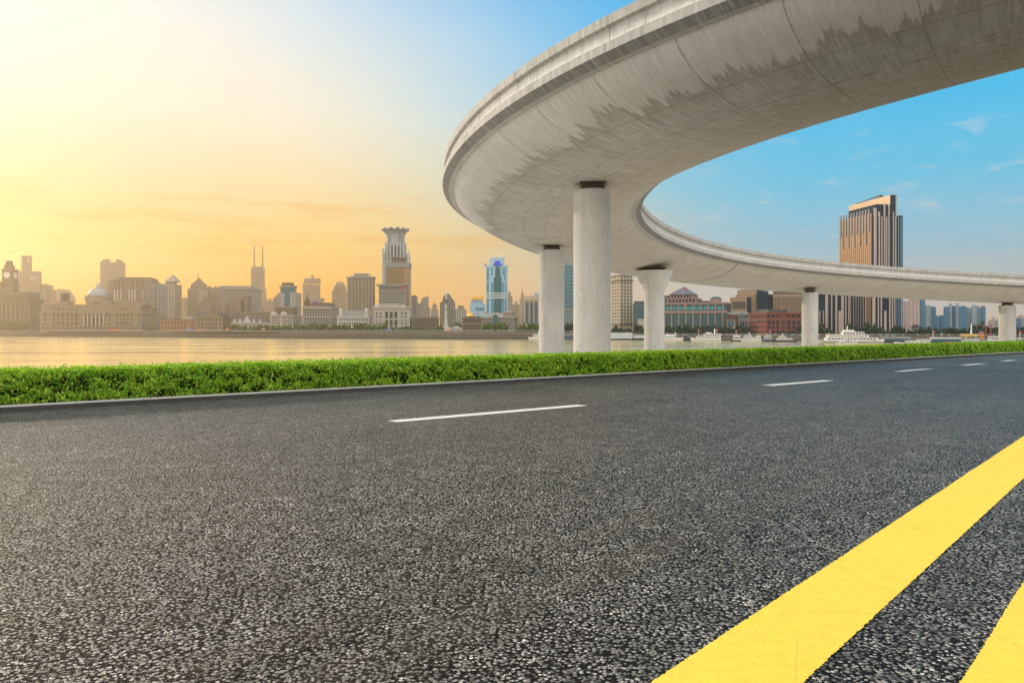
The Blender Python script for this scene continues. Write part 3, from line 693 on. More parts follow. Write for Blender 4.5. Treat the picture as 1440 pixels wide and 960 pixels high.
# clock tower building
b = B('clock_tower_building', 'brown columned customs building with a square clock tower at the left edge', -150, 262, 368, 50, a=24)
b.box('wall', ST4, -150, 262, 545); b.corn(ST4, 547, 2.4, 1.6); b.corn(ST4, 725, 1., .8, 'string_course')
b.box('attic', ST4, -150, 225, 478, 545, 4, us=340)
b.win(-140, 215, 505, 530, 12, 1, WIN, .4, .8, 4.); b.bars(-150, 262, 572, 722, 11, ST1, .34, 0, .9, 'column'); b.win(-150, 262, 575, 715, 10, 1, WIN, .45, 1.); b.win(-150, 262, 735, 785, 11, 1, WIN, .4, .7); b.swin(275, 360, 600, 770, 5, 3, WIN, .4, .6)
b.box('tower_base', ST4, -2, 112, 395, 480, 8, us=162); b.win(10, 100, 405, 445, 4, 1, WIN, .4, 1., 8.)
b.box('tower_stage', ST4, 16, 106, 292, 396, 9, us=150); b.corn(ST1, 292, 1.2, .9, 'cornice', 16, 106, 9, b.Dp(zu(150), b.X(zu(106), 9))); b.corn(ST1, 378, 1., .9, 'cornice', 14, 108, 9, b.Dp(zu(150), b.X(zu(106), 9)))
x1 = b.X(zu(106), 9); dd = b.Dp(zu(150), x1)
k = b.Y/F/6
for uu, vv, xx in ((57, 340, None), (127, 342, x1)):
    o = thing('clock', None, None); o.parent = b.root; r_ = 26*k
    if xx is None: px_ = b.X(zu(uu), 9); o.location = (px_, 9, b.zz(zv(vv), px_, 9))
    else: d_ = b.Dp(zu(uu), xx); o.location = (xx, d_, b.zz(zv(vv), xx, d_)); o.rotation_euler = (0, 0, R(90))
    MB().tube((0,-.5,0), (0,.2,0), r_, r_, 24).build('dial', CLK, o)
    MB().tube((0,-.6,0), (-r_*.6,-.6,r_*.1), .3, .2, 6).tube((0,-.6,0), (r_*.25,-.6,r_*.75), .25, .15, 6).build('hand', DKR, o)
b.box('tower_stage', ST4, 33, 92, 256, 293, 12, us=126); b.lathe('cupola', ST4, 79, [(30,258),(29,232),(24,224),(18,219)], 18, 8, smooth=False)
flag(78/6, 330+136/6, 330+219/6, b.Y+18, 'tiny red flag topping the clock tower at far left', 2)
# far stepped tower
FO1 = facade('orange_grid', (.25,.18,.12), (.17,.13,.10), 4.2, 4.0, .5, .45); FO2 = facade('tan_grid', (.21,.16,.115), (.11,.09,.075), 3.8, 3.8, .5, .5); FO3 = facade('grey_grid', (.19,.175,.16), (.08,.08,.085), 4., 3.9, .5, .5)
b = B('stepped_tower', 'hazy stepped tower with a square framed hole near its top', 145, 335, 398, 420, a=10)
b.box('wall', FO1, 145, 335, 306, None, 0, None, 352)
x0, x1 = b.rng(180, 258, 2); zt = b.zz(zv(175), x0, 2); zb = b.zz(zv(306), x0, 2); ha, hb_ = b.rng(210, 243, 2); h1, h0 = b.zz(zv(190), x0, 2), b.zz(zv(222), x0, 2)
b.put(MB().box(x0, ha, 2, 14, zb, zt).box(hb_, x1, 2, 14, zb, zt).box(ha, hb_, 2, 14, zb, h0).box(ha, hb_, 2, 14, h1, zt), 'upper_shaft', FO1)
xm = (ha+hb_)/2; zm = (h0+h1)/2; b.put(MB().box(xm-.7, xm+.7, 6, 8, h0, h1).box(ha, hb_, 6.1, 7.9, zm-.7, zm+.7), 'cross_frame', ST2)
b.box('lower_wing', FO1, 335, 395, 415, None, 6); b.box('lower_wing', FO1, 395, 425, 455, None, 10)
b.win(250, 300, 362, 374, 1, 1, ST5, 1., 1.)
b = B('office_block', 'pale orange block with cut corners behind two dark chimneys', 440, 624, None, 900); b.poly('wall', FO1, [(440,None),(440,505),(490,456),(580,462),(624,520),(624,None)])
# domed bank
b = B('domed_bank', 'long stone neoclassical bank with a pale dome and a three bay portico', 335, 1190, 1352, 60, a=13)
b.box('wall', ST1, 335, 1190, 660); b.box('attic', ST1, 345, 1180, 592, 655, 2, us=1335); b.corn(ST1, 657, 2.0, 1.6); b.corn(ST1, 592, 1., .6, 'parapet', 345, 1180, 2, b.dep); b.corn(ST1, 772, 1., .5, 'string_course')
b.box('roof_house', ST1, 480, 572, 560, 592, 12, 34); b.box('roof_house', ST1, 960, 1230, 556, 592, 14, 50)
b.box('chimney', DKR, 513, 543, 490, 562, 14, 22); b.box('chimney', DKR, 554, 571, 492, 574, 14, 22)
for ua, ub, n in ((435,665,6),(975,1125,5)): b.win(ua, ub, 664, 690, n, 1, WIN, .42, .8); b.win(ua, ub, 694, 726, n, 1, WIN, .42, .7); b.win(ua, ub, 730, 768, n, 1, WIN, .42, .85); b.win(ua, ub, 612, 645, n, 1, WIN, .4, .5, 2.)
for uc in (380, 640, 925, 1170): b.win(uc-14, uc+14, 664, 768, 1, 3, WIN, .6, .55)
b.win(345, 1180, 778, 797, 24, 1, WIN, .5, .8)
b.box('portico', ST1, 690, 892, 640, 666, -3.5, dm=4); b.box('portico_back', ST4, 696, 886, 668, 775, -.3, dm=.5); b.bars(690, 892, 666, 772, 6, ST3, .32, -1.6, 1.2, 'column'); b.win(708, 874, 700, 772, 3, 1, WIN, .55, 1., -.3)
b.swin(1205, 1340, 664, 768, 8, 3, WIN, .4, .55); b.swin(1200, 1345, 612, 645, 8, 1, WIN, .4, .5)
b.box('drum_base', ST1, 725, 940, 556, 640, 6, 40); b.win(775, 850, 570, 605, 3, 1, WIN, .5, 1., 6.); b.lathe('drum', ST1, 830, [(104,560),(104,526),(98,522),(98,516)], 24, 16, smooth=False)
b.lathe('dome', COP, 830, [(80,520),(79,505),(74,490),(64,474),(48,460),(28,452),(26,450)], 24, 28); b.lathe('lantern', ST3, 832, [(26,451),(27,440),(18,436),(16,415),(10,408),(3,403)], 24, 12)
flag(833/6, 330+366/6, 330+404/6, b.Y+24, 'tiny red flag on the lantern of the pale dome', 1.6); flag(628/6, 330+556/6, 330+594/6, b.Y+6, 'red flag on the domed bank roof beside the chimneys', 2.6); flag(375/6, 330+550/6, 330+600/6, b.Y+6, 'red flag between the columned customs building and the domed bank', 2); flag(1163/6, 330+568/6, 330+600/6, b.Y+8, 'red flag at the right part of the domed bank roof', 2.)
b = B('notched_tower', 'hazy round-shouldered tower with a notch cut in its top', 845, 1048, None, 700)
arc = lambda u0, u1, v0, v1, n=8: [(u0+(u1-u0)*math.sin(t*math.pi/2), v0+(v1-v0)*(1-math.cos(t*math.pi/2))) for t in np.linspace(0, 1, n)]
b.poly('wall', FO1, [(845,None),(845,240)]+[(845+70*(1-math.cos(t)), 240-37*math.sin(t)) for t in np.linspace(.2,1.5,7)]+[(917,203),(917,232),(977,232),(977,205)]+[(1048-70*(1-math.cos(t)), 246-40*math.sin(t)) for t in np.linspace(1.5,.2,7)]+[(1048,246),(1048,None)])
b.bars(850, 1045, 225, 470, 3, ST2, .06, 0, 1., 'rib')
b = B('hotel_block', 'broad brown hotel with three groups of white upright strips', 912, 1275, 1342, 190, a=12)
b.box('wall', FO2, 912, 1275, 388); b.box('roof_storey', ST4, 1000, 1268, 358, 388, 4, us=1335); b.corn(ST1, 384, 1.4, 1.2, 'roof_edge', 960, 1275)
for k0 in (957, 1078, 1196): b.bars(k0, k0+76, 465, 562, 3, ST5, .38, 0, 1.1, 'white_strip'); b.box('upper_bay', ST4, k0+12, k0+82, 390, 462, -.6, dm=1.); b.bars(k0+8, k0+86, 390, 462, 2, ST3, .1, 0, 1., 'white_strip')
zoom(220, 330, 6)
b = B('banded_block', 'striped pale block with dark side panels right of the brown hotel', -100, -10, 86, 200, a=22)
b.box('wall', FO3, -100, -10, 405); b.swin(0, 80, 415, 680, 3, 12, ST5, .6, .35)
FS1 = facade('striped_floors', (.26,.225,.18), (.11,.105,.10), 400., 3.6, 1., .45)
b = B('pointed_tower', 'hazy tower with a peaked glass roof and a bright opening under it', 66, 160, 214, 420, a=20)
b.box('wall', FS1, 66, 160, 418); b.pyr('peaked_roof', ST2, 66, 162, 336, 395); b.bars(66, 160, 396, 420, 3, ST2, .34, 0, .3, 'corner_post'); b.box('crown_back', FO2, 84, 140, 396, 418, b.dep*.4)
b.bars(66, 160, 420, 690, 4, ST5, .12, 0, .8)
b = B('spired_tower', 'hazy tower with a four sided pyramid roof and thin spire', 262, 432, None, 480, a=8)
b.box('wall', FO2, 262, 432, 455); b.box('upper_wall', FO2, 288, 415, 428, 458, 2); b.pyr('pyramid_roof', ST4, 286, 418, 362, 428, 2); b.mast(ST4, 351, 320, 368, .7, 'spire'); b.bars(345, 430, 470, 600, 5, ST5, .3, 0, .8)
b = B('crenellated_block', 'hazy pale block with small roof turrets beside the pyramid roofed tower', 432, 552, None, 520); b.box('wall', FO2, 432, 552, 448)
for uc in (446, 497, 535): b.box('turret', FO2, uc-11, uc+11, 436, 450, 4, 16)
b = B('long_slab', 'long hazy slab block with a flat top behind brown mid-rises', 552, 800, 886, 400, a=10); b.box('wall', FO3, 552, 800, 450); b.corn(ST2, 446, 5., 1.2, 'roof_band')
b = B('office_block', 'small far hazy block in the gap left of the pyramid roofed tower', 216, 262, None, 900); b.box('wall', FO1, 216, 262, 536); b.box('roof_house', ST2, 226, 250, 528, 537, 3, 14)
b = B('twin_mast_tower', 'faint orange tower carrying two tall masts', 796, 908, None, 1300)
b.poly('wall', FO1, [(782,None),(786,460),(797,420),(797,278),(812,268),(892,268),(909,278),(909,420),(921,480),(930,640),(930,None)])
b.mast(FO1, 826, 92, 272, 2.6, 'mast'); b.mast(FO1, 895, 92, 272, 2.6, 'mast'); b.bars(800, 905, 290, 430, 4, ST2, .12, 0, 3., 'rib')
b = B('mid_rise', 'dark brown stepped mid-rise in front of the pyramid roofed tower', 355, 462, None, 130); b.box('wall', FO2, 355, 462, 562); b.box('upper_wall', FO2, 402, 454, 520, 565, 2); b.box('low_wing', FO2, 462, 490, 625, None, 4)
b = B('mid_rise', 'brown mid-rise with stepped round-cornered tops before the long slab', 614, 800, None, 140); b.box('wall', FO2, 614, 716, 545); b.lathe('round_corner', FO2, 758, [(42,720),(42,512),(38,508)], b.dep*.5, 16); b.box('low_wing', FO2, 574, 614, 582, None, 5); b.box('upper_wall', FO2, 655, 720, 538, 550, 4)
b = B('office_block', 'tiny far block with a small pyramid roof left of the leaning roof block', 926, 985, None, 1100); b.box('wall', FO1, 926, 985, 560); b.pyr('roof', FO1, 930, 981, 534, 560)
b = B('office_block', 'pale far block with a leaning roof line', 984, 1042, None, 800); b.poly('wall', FO3, [(984,None),(984,540),(1030,490),(1042,492),(1042,None)])
b = B('crowned_tower', 'grey tower with a stepped crown and a teal glass strip', 1040, 1172, 1220, 160, a=20)
b.box('wall', facade('grey_punched', (.32,.31,.28), (.07,.09,.10), 3.6, 3.4, .42, .5), 1040, 1172, 488, None, 0, None, 1222); b.box('upper_wall', ST2, 1044, 1160, 436, 490, 2, us=1182); b.box('crown', ST4, 1058, 1135, 404, 436, 4, us=1160); b.corn(ST2, 436, 1.2, 1., 'cornice', 1040, 1163, 2, b.dep*.5)
b.box('glass_strip', TEAL, 1083, 1120, 490, 600, -.4, dm=1.); b.box('glass_strip', TEAL, 1050, 1158, 448, 482, 1.4, dm=1.)
b = B('slab_tower', 'pale orange tower with a stub mast and a bright corner opening', 1230, 1378, None, 1300); b.box('wall', FO1, 1234, 1374, 420); b.box('roof_storey', FO1, 1246, 1378, 368, 405, 3); b.bars(1232, 1380, 402, 422, 5, FO1, .5, 0, 1, 'post'); b.mast(FO1, 1316, 338, 372, 4., 'mast'); b.box('low_wing', FO1, 1378, 1412, 535, None, 6)
# the lower row
b = B('brick_lowrise', 'low brown brick building with square windows right of the domed bank', 32, 312, None, 60); b.box('wall', plain('brown_brick', (.30,.16,.09), .85, 0, .2, .6), 32, 312, 715); b.corn(ST4, 716, 1., .5); b.box('roof_house', ST3, 225, 300, 690, 716, 6, 24); b.win(40, 250, 728, 800, 8, 2, WIN, .42, .5)
b = B('turreted_palace', 'stone palace with two dark mansard caps on its roof', 320, 560, 622, 60, a=13); b.box('wall', ST1, 320, 560, 690); b.corn(ST1, 690, 1.2, .9); b.corn(ST1, 745, .8, .5, 'string_course'); b.box('attic', ST1, 330, 550, 668, 690, 2, us=600)
for uc in (372, 552): b.pyr('mansard_cap', DKR, uc-42, uc+42, 650, 676, 1, 14, .45); b.win(uc-30, uc+30, 700, 800, 2, 3, WIN, .42, .6)
b.win(415, 515, 700, 800, 5, 3, WIN, .5, .62); b.swin(570, 618, 700, 800, 4, 3, WIN, .4, .6)
b = B('flat_roofed_block', 'grey flat roofed block behind the white gabled house', 690, 960, None, 150); b.box('wall', FO2, 690, 960, 650); b.box('roof_house', ST2, 850, 892, 622, 652, 8, 20); b.corn(ST2, 652, 1., .5, 'roof_edge')
b = B('gabled_house', 'white house with a steep dark roof and white pointed gables', 632, 945, None, 60); b.box('wall', ST5, 632, 945, 742)
x0, x1 = b.rng(632, 945); z0, z1 = b.zz(zv(742), x0), b.zz(zv(692), x0); b.put(MB().frus(x0, x1, 0, 16, z0, x0+3, x1-3, 7, 9, z1), 'roof', DKR)
for uc, vt, w in ((763,684,38),(705,706,20),(820,706,20),(875,708,18),(658,708,18)): b.poly('gable', ST5, [(uc-w,745),(uc,vt),(uc+w,745)], -.6, 3)
b.win(640, 940, 748, 786, 16, 2, WIN, .45, .55)
b = B('arched_gable_bank', 'beige bank with arched gables and two red flags', 960, 1150, 1230, 60, a=18); b.box('wall', ST3, 960, 1150, 675); b.corn(ST3, 680, 1., .8)
for uc in (992, 1078): b.lathe('arched_gable', ST3, uc, [(26,690),(26,665),(20,656),(10,650)], 3, 14)
b.box('roof_garden', ST4, 1000, 1160, 612, 672, 10, us=1190); b.win(970, 1045, 690, 780, 4, 4, WIN, .45, .6); b.win(1060, 1145, 690, 780, 4, 4, WIN, .45, .6); b.swin(1158, 1225, 690, 780, 4, 4, WIN, .4, .55)
flag(980/6+220, 330+588/6, 330+655/6, b.Y+3, 'left red flag over the beige bank with arched gables', 2.2); flag(1070/6+220, 330+588/6, 330+655/6, b.Y+3, 'right red flag over the beige bank with arched gables', 2.2)
zoom(420, 310, 5.646); WIN = WIN_DARK
b = B('turreted_hotel', 'ornate red-grey hotel with a small pointed corner turret', 30, 262, 318, 60, a=15); b.box('wall', ST2, 30, 262, 680); b.corn(ST3, 692, 1., .8); b.corn(ST3, 765, .9, .6, 'string_course'); b.box('roof_house', ST4, 95, 240, 652, 682, 5, us=285)
b.lathe('turret', ST4, 66, [(22,690),(22,640),(24,636),(17,628),(15,612),(9,606),(7,598),(2,586)], 5, 10); b.mast(DKR, 66, 570, 592, .2); b.box('blue_awning', BLU, 112, 138, 644, 656, 6, 12)
b.win(44, 255, 702, 760, 10, 3, WIN, .45, .6); b.win(44, 255, 770, 830, 10, 3, WIN, .45, .6); b.swin(268, 314, 700, 830, 4, 6, ST3, .5, .4)
b = B('octagon_roof_tower', 'faint pale tower with an eight sided cap', 262, 376, None, 1000); b.box('wall', FO1, 264, 376, 556); b.lathe('cap', FO1, 325, [(48,556),(48,526),(30,496),(28,490)], None, 8, smooth=False); b.box('upper_wall', FO1, 280, 370, 540, 558, 3)
GRW = facade('sandstone_grid_side', (.38,.33,.25), (.08,.08,.08), 4., 3.6, .5, .5)
b = B('grid_tower', 'square brown tower with a regular grid of dark windows', 384, 590, 606, 210, a=14); b.box('wall', plain('sandstone', (.28,.235,.17)), 384, 590, 452); b.box('penthouse', ST2, 440, 555, 420, 456, 6, us=560); b.corn(ST2, 452, 1.4, .8, 'roof_edge')
b.win(392, 584, 462, 712, 7, 14, WIN, .6, .45); b.swin(592, 604, 462, 712, 3, 14, WIN, .5, .5)
for uc in (425, 562): b.lathe('roof_arch', ST3, uc, [(16,456),(16,440),(10,433)], 3, 10)
b = B('domed_pavilion', 'low white stone house with two small domed turrets and a grey roof', 306, 562, None, 60); b.box('wall', ST5, 306, 562, 762); b.pyr('roof', GRR, 345, 525, 715, 764, 2, 22, .6, .8); b.corn(ST5, 764, .8, .5); b.win(318, 552, 772, 832, 12, 2, WIN, .5, .6)
for uc in (335, 538): b.lathe('turret', ST5, uc, [(18,770),(18,742),(14,738),(14,722),(16,720),(14,708),(8,700),(2,695)], 3, 12)
b = B('crown_tower', 'tall grey tower topped by a spreading lotus-leaf crown', 662, 872, None, 330, a=4)
CT = facade('pale_grid_tower', (.33,.35,.35), (.11,.14,.16), 4., 3.7, .4, .5)
b.box('wall', CT, 662, 876, 262); b.box('corner_pier', ST5, 662, 672, 222, None, -1, 6); b.box('corner_pier', ST5, 866, 877, 234, None, -1, 6)
b.lathe('upper_drum', CT, 768, [(88,300),(88,186),(84,180)], None, 12, smooth=False); b.bars(690, 846, 190, 300, 6, ST5, .25, -3, 1.5, 'pilaster'); b.win(690, 846, 200, 285, 5, 1, WIN2, .35, 1., -3.)
b.lathe('neck', COP, 768, [(74,182),(74,128),(76,112)], None, 20); b.lathe('crown', COP, 768, [(76,116),(80,106),(88,96),(100,86),(112,78),(110,76),(92,84),(70,98)], None, 28)
NK = thing('petals', None, None); NK.parent = b.root; bpy.data.objects.remove(NK)
dC = b.dep/2; xc = b.X(zu(768), dC); kk = b.Y/F/5.646; z0 = b.zz(zv(92), xc, dC)
pm = MB(); pl = [(-12*kk, -4*kk), (12*kk, -4*kk), (21*kk, 12*kk), (15*kk, 26*kk), (0, 36*kk), (-15*kk, 26*kk), (-21*kk, 12*kk)]
hl = [(x*.42, 14*kk+(z-14*kk)*.38) for x, z in pl]; n = len(pl)
pm.add([(x, 0, z) for x, z in pl]+[(x, 0, z) for x, z in hl]+[(x, 1.2, z) for x, z in pl]+[(x, 1.2, z) for x, z in hl],
       [(i, (i+1) % n, n+(i+1) % n, n+i) for i in range(n)]+[(2*n+i, 3*n+i, 3*n+(i+1) % n, 2*n+(i+1) % n) for i in range(n)]+[(i, 2*n+i, 2*n+(i+1) % n, (i+1) % n) for i in range(n)]+[(n+i, n+(i+1) % n, 3*n+(i+1) % n, 3*n+i) for i in range(n)])
me = pm.mesh('petal', COP)
for i in range(12):
    a_ = 2*math.pi*(i+.5)/12; o = link('petal', me, b.root, (xc+math.cos(a_)*88*kk, dC+math.sin(a_)*88*kk, z0)); o.rotation_euler = (0, 0, 0)
    o.rotation_euler = Matrix.Rotation(a_-R(90), 3, 'Z').to_euler(); o.rotation_euler = (Matrix.Rotation(a_+R(90), 3, 'Z') @ Matrix.Rotation(R(42), 3, 'X')).to_euler()
b.bars(698, 840, 110, 178, 7, ST5, .12, 2., 2., 'pilaster')
b = B('bronze_glass_tower', 'bronze mirrored tower with a dark band round its top, before the crowned tower', 692, 874, 893, 210, a=12); b.box('wall', BRONZE, 692, 874, 374); b.box('top_band', GRR, 690, 876, 336, 374, -.6, us=896); b.box('penthouse', ST4, 742, 842, 298, 338, 6, us=852); b.box('penthouse_roof', DKR, 738, 846, 296, 302, 5, us=856)
b.bars(694, 872, 376, 660, 14, plain('bronze_mullion', (.14,.10,.05), .4, .4), .1, 0, .25, 'mullion'); b.box('mirrored_strip', plain('copper_mirror', (.27,.15,.06), .25, .3), 838, 870, 380, 660, -.3, dm=.5)
b = B('corniced_block', 'grey-brown stone block with a red upright banner', 636, 848, 862, 150, a=12); b.box('wall', ST2, 636, 848, 516); b.corn(ST2, 512, 2., 2.); b.win(642, 842, 530, 552, 12, 1, WIN, .5, .7); b.win(642, 842, 565, 680, 12, 5, WIN, .45, .5); b.corn(ST2, 556, .8, .5, 'string_course'); b.box('red_banner', M_RED, 815, 829, 514, 550, -.8, dm=.6)
flag(420+628/5.646, 310+636/5.646, 310+668/5.646, b.Y-40, 'red flag left of the white arcaded bank roof', 1.8); flag(420+826/5.646, 310+638/5.646, 310+676/5.646, b.Y-40, 'red flag over the right end of the white arcaded bank', 1.8); flag(420+428/5.646, 310+706/5.646, 310+735/5.646, b.Y-60, 'red flag over the grey roof between two small domes', 1.6); flag(420+150/5.646, 310+658/5.646, 310+690/5.646, b.Y-60, 'red flag on the roof of the turreted hotel', 2.)
b = B('arcaded_bank', 'white stone bank with tall arched windows in its middle bays', 594, 884, None, 65); b.box('wall', ST3, 594, 884, 690); b.box('attic', ST3, 640, 800, 664, 692, 2, 20); b.corn(ST3, 692, 1.2, .9); b.corn(ST3, 786, .8, .5, 'string_course')
for uc in (625, 828): b.lathe('arched_gable', ST3, uc, [(30,700),(30,690),(24,676),(10,670)], 3, 14)
b.win(680, 790, 724, 776, 3, 1, WIN, .62, 1.); b.win(680, 790, 785, 832, 3, 1, WIN, .62, 1., arch=True); b.win(680, 790, 834, 858, 3, 1, WIN, .5, .8)
for ua, ub in ((605,665),(805,865)): b.win(ua, ub, 722, 858, 2, 5, WIN, .45, .5)
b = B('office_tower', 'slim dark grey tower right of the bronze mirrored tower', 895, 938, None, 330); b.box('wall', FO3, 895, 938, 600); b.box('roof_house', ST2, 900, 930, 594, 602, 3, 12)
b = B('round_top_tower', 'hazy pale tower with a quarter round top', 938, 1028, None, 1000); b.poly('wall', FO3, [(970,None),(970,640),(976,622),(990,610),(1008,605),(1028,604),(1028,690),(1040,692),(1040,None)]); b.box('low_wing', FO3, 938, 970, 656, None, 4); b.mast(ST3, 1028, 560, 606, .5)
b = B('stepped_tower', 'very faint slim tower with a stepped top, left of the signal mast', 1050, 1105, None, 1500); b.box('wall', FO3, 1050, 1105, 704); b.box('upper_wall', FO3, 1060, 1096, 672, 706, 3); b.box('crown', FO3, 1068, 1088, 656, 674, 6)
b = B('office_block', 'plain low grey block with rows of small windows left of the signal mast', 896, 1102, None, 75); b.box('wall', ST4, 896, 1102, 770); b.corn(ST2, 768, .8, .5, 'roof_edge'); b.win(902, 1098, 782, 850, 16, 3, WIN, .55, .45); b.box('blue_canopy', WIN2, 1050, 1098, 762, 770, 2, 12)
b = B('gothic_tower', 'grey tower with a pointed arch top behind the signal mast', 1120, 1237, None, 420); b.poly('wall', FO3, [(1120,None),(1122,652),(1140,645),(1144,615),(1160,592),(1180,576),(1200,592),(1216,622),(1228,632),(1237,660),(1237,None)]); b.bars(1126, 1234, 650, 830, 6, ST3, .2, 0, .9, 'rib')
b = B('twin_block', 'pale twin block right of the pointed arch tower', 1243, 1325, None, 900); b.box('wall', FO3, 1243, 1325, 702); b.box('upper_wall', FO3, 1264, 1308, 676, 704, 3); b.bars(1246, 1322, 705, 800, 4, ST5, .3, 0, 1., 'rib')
# signal mast with its house
b = B('signal_tower', 'slender round signal tower with dark bands, a ball and a cross yard', 1146, 1190, None, 40, cat='tower'); b.lathe('shaft', ST5, 1170, [(13,850),(11,780),(9,700),(7,650)], 4, 14); b.box('plinth', ST5, 1148, 1188, 832, 895, 0, 9)
for v in (660, 708, 764): b.lathe('dark_band', DKR, 1172, [(4,v+6),(11,v+3),(11,v-1),(4,v-5)], 4, 12)
b.lathe('ball', DKR, 1172, [(2,652),(10,646),(13,638),(10,630),(2,625)], 4, 12); b.mast(WHT, 1173, 535, 630, .4, d=4.); x = b.X(zu(1173), 4); z = b.zz(zv(566), x, 4); b.put(MB().tube((x-4.2,4,z),(x+4.2,4,z),.28,.2,6), 'yard', WHT)
b = B('riverside_house', 'small white one storey house beside the signal tower', 1190, 1296, None, 42); b.box('wall', ST5, 1190, 1296, 852, 905); b.corn(ST5, 852, .7, .5, 'roof_edge'); b.win(1200, 1290, 862, 890, 6, 1, WIN, .45, .8); b.box('roof_house', ST5, 1230, 1270, 838, 853, 2, 8)
zoom(600, 340, 6)
b = B('office_block', 'blue-grey block with a golden box on its roof', 366, 492, None, 260); b.box('wall', BLW, 366, 490, 522); b.box('upper_wall', BLW, 374, 470, 490, 524, 2); b.box('golden_box', GOLD, 380, 468, 460, 488, 1, 14); b.win(410, 488, 552, 580, 6, 1, WIN2, .5, 1.); b.win(374, 486, 500, 512, 8, 1, WIN2, .4, .6)
b = B('blue_glass_tower', 'pale blue tower with a stepped dark teal glass front and a bright blue roof sign', 503, 672, 683, 190, a=9)
b.box('wall', BLW, 503, 672, 208); b.box('upper_wall', BLW, 530, 652, 134, 212, 3, us=656); b.corn(BLW, 205, 1.6, .5, 'cornice')
b.poly('glass_front', TEAL, [(566,602),(566,300),(578,300),(578,232),(620,232),(620,300),(632,300),(632,602)], -.7, .5); b.box('arch_window', TEAL, 584, 614, 206, 232, -.6, dm=1.)
for ua, ub, vt, vb in ((508,522,222,330),(508,522,345,600),(546,558,345,600),(640,650,345,600),(662,671,345,600),(654,662,222,330),(543,556,226,246),(543,556,256,280),(636,648,226,246),(636,648,256,280)): b.box('window', CYAN, ua, ub, vt, vb, -.5, dm=.8)
for v in (432, 452, 470): b.box('band', WHT, 505, 670, v, v+7, -1.2, dm=1.5)
b.put(MB().box(*b.rng(563, 632, -2), -2., -.9, b.zz(zv(200), 10), b.zz(zv(186), 10)).box(*b.rng(576, 618, -2), -2.003, -.9, b.zz(zv(186), 10), b.zz(zv(163), 10)), 'roof_sign', BLU); b.box('side_sign', BLU, 492, 498, 180, 212, 1, dm=3)
b.lathe('roof_lamp', plain('pink_roof_lamp', (.8,.45,.35)), 568, [(3,186),(8,180),(8,174),(3,168)], -1, 8)
b = B('gold_dome_house', 'brown stone corner house with a small golden dome', 303, 460, None, 55); b.box('wall', ST4, 303, 460, 645); b.box('attic', ST4, 320, 440, 628, 647, 2, 18); b.lathe('golden_dome', GOLD, 375, [(25,628),(24,614),(16,604),(6,598),(1,590)], 8, 14); b.lathe('drum', ST4, 375, [(27,648),(27,627)], 8, 14); b.corn(ST4, 646, .9, .7); b.corn(ST1, 690, .8, .5, 'string_course'); b.win(310, 455, 656, 684, 10, 1, WIN, .45, .7); b.win(310, 455, 698, 762, 10, 3, WIN, .45, .6)
b = B('pediment_house', 'stone office with a tall teal arch under a central gable', 463, 735, 770, 55, a=14); b.box('wall', ST2, 463, 735, 632); b.corn(ST3, 634, 1., .8); b.poly('gable', ST3, [(530,640),(545,606),(580,596),(620,606),(640,640)], -1., 6); b.win(562, 602, 612, 690, 1, 1, TEAL, 1., 1., -1., 'arch_window', .4, True); b.box('roof_house', ST2, 645, 715, 596, 634, 6, us=740); b.pyr('roof_house_roof', GRR, 640, 722, 578, 596, 6, 22, .4)
b.win(470, 556, 645, 765, 5, 5, WIN, .42, .55); b.win(610, 730, 645, 765, 7, 5, WIN, .42, .55); b.swin(740, 766, 645, 765, 3, 5, WIN, .4, .55)
flag(600+490/6, 340+590/6, 340+640/6, b.Y-1, 'red flag on the left roof edge of the office with the teal arch', 3); flag(600+670/6, 340+588/6, 340+606/6, b.Y+7, 'red flag before the small roof house of the office with the teal arch', 3); flag(600+425/6, 340+602/6, 340+645/6, b.Y+2, 'red flag beside the small golden dome', 2.4)
b = B('slim_tower', 'faint slim grey tower right of the blue glass tower', 684, 722, None, 1600); b.box('wall', FO3, 684, 722, 455); b.box('upper_wall', FO3, 688, 708, 424, 458, 3); b.mast(ST3, 695, 400, 426, 1.5)
b = B('spired_tower', 'faint tower with a low pointed roof, left of the needle spire', 722, 786, None, 1200); b.box('wall', FO1, 722, 786, 530); b.pyr('roof', ST2, 730, 778, 490, 530)
b = B('needle_tower', 'faint pink tower with a needle spire left of the nearest piers', 786, 830, None, 1500); b.box('wall', FO1, 786, 830, 486); b.box('upper_wall', FO1, 794, 820, 450, 488, 4); b.pyr('spire_roof', FO1, 796, 818, 400, 452, 6); b.mast(FO1, 806, 386, 420, 1.)
b = B('beige_office', 'beige office with blue window bays and a small round roof dome', 786, 1000, None, 75); b.box('wall', CREAM, 786, 1000, 490); b.box('upper_wall', CREAM, 826, 1000, 456, 492, 3); b.corn(CREAM, 490, 1., .8); b.lathe('dome', COP, 925, [(34,460),(32,446),(22,432),(8,427)], 14, 16); b.win(832, 862, 508, 690, 1, 10, WIN2, .9, .8); b.win(870, 900, 508, 690, 1, 10, WIN2, .9, .8); b.win(908, 938, 508, 690, 1, 10, WIN2, .9, .8); b.win(796, 822, 510, 690, 2, 8, WIN2, .5, .5)
flag(600+880/6, 340+448/6, 340+470/6, b.Y+2, 'red flag on top of the beige office with blue window bays', 2.2)
b = B('teal_office_tower', 'blue-green tower with a grid of windows between the two nearest piers', 1100, 1320, None, 150); b.box('wall', plain('teal_panel', (.10,.24,.30), .4), 1100, 1320, 120); b.win(1165, 1300, 200, 560, 8, 12, NAVY, .55, .5); b.corn(ST2, 575, 1.2, .8, 'string_course'); b.bars(1110, 1310, 580, 690, 10, ST3, .3, 0, 1., 'column')
zoom(840, 350, 6)
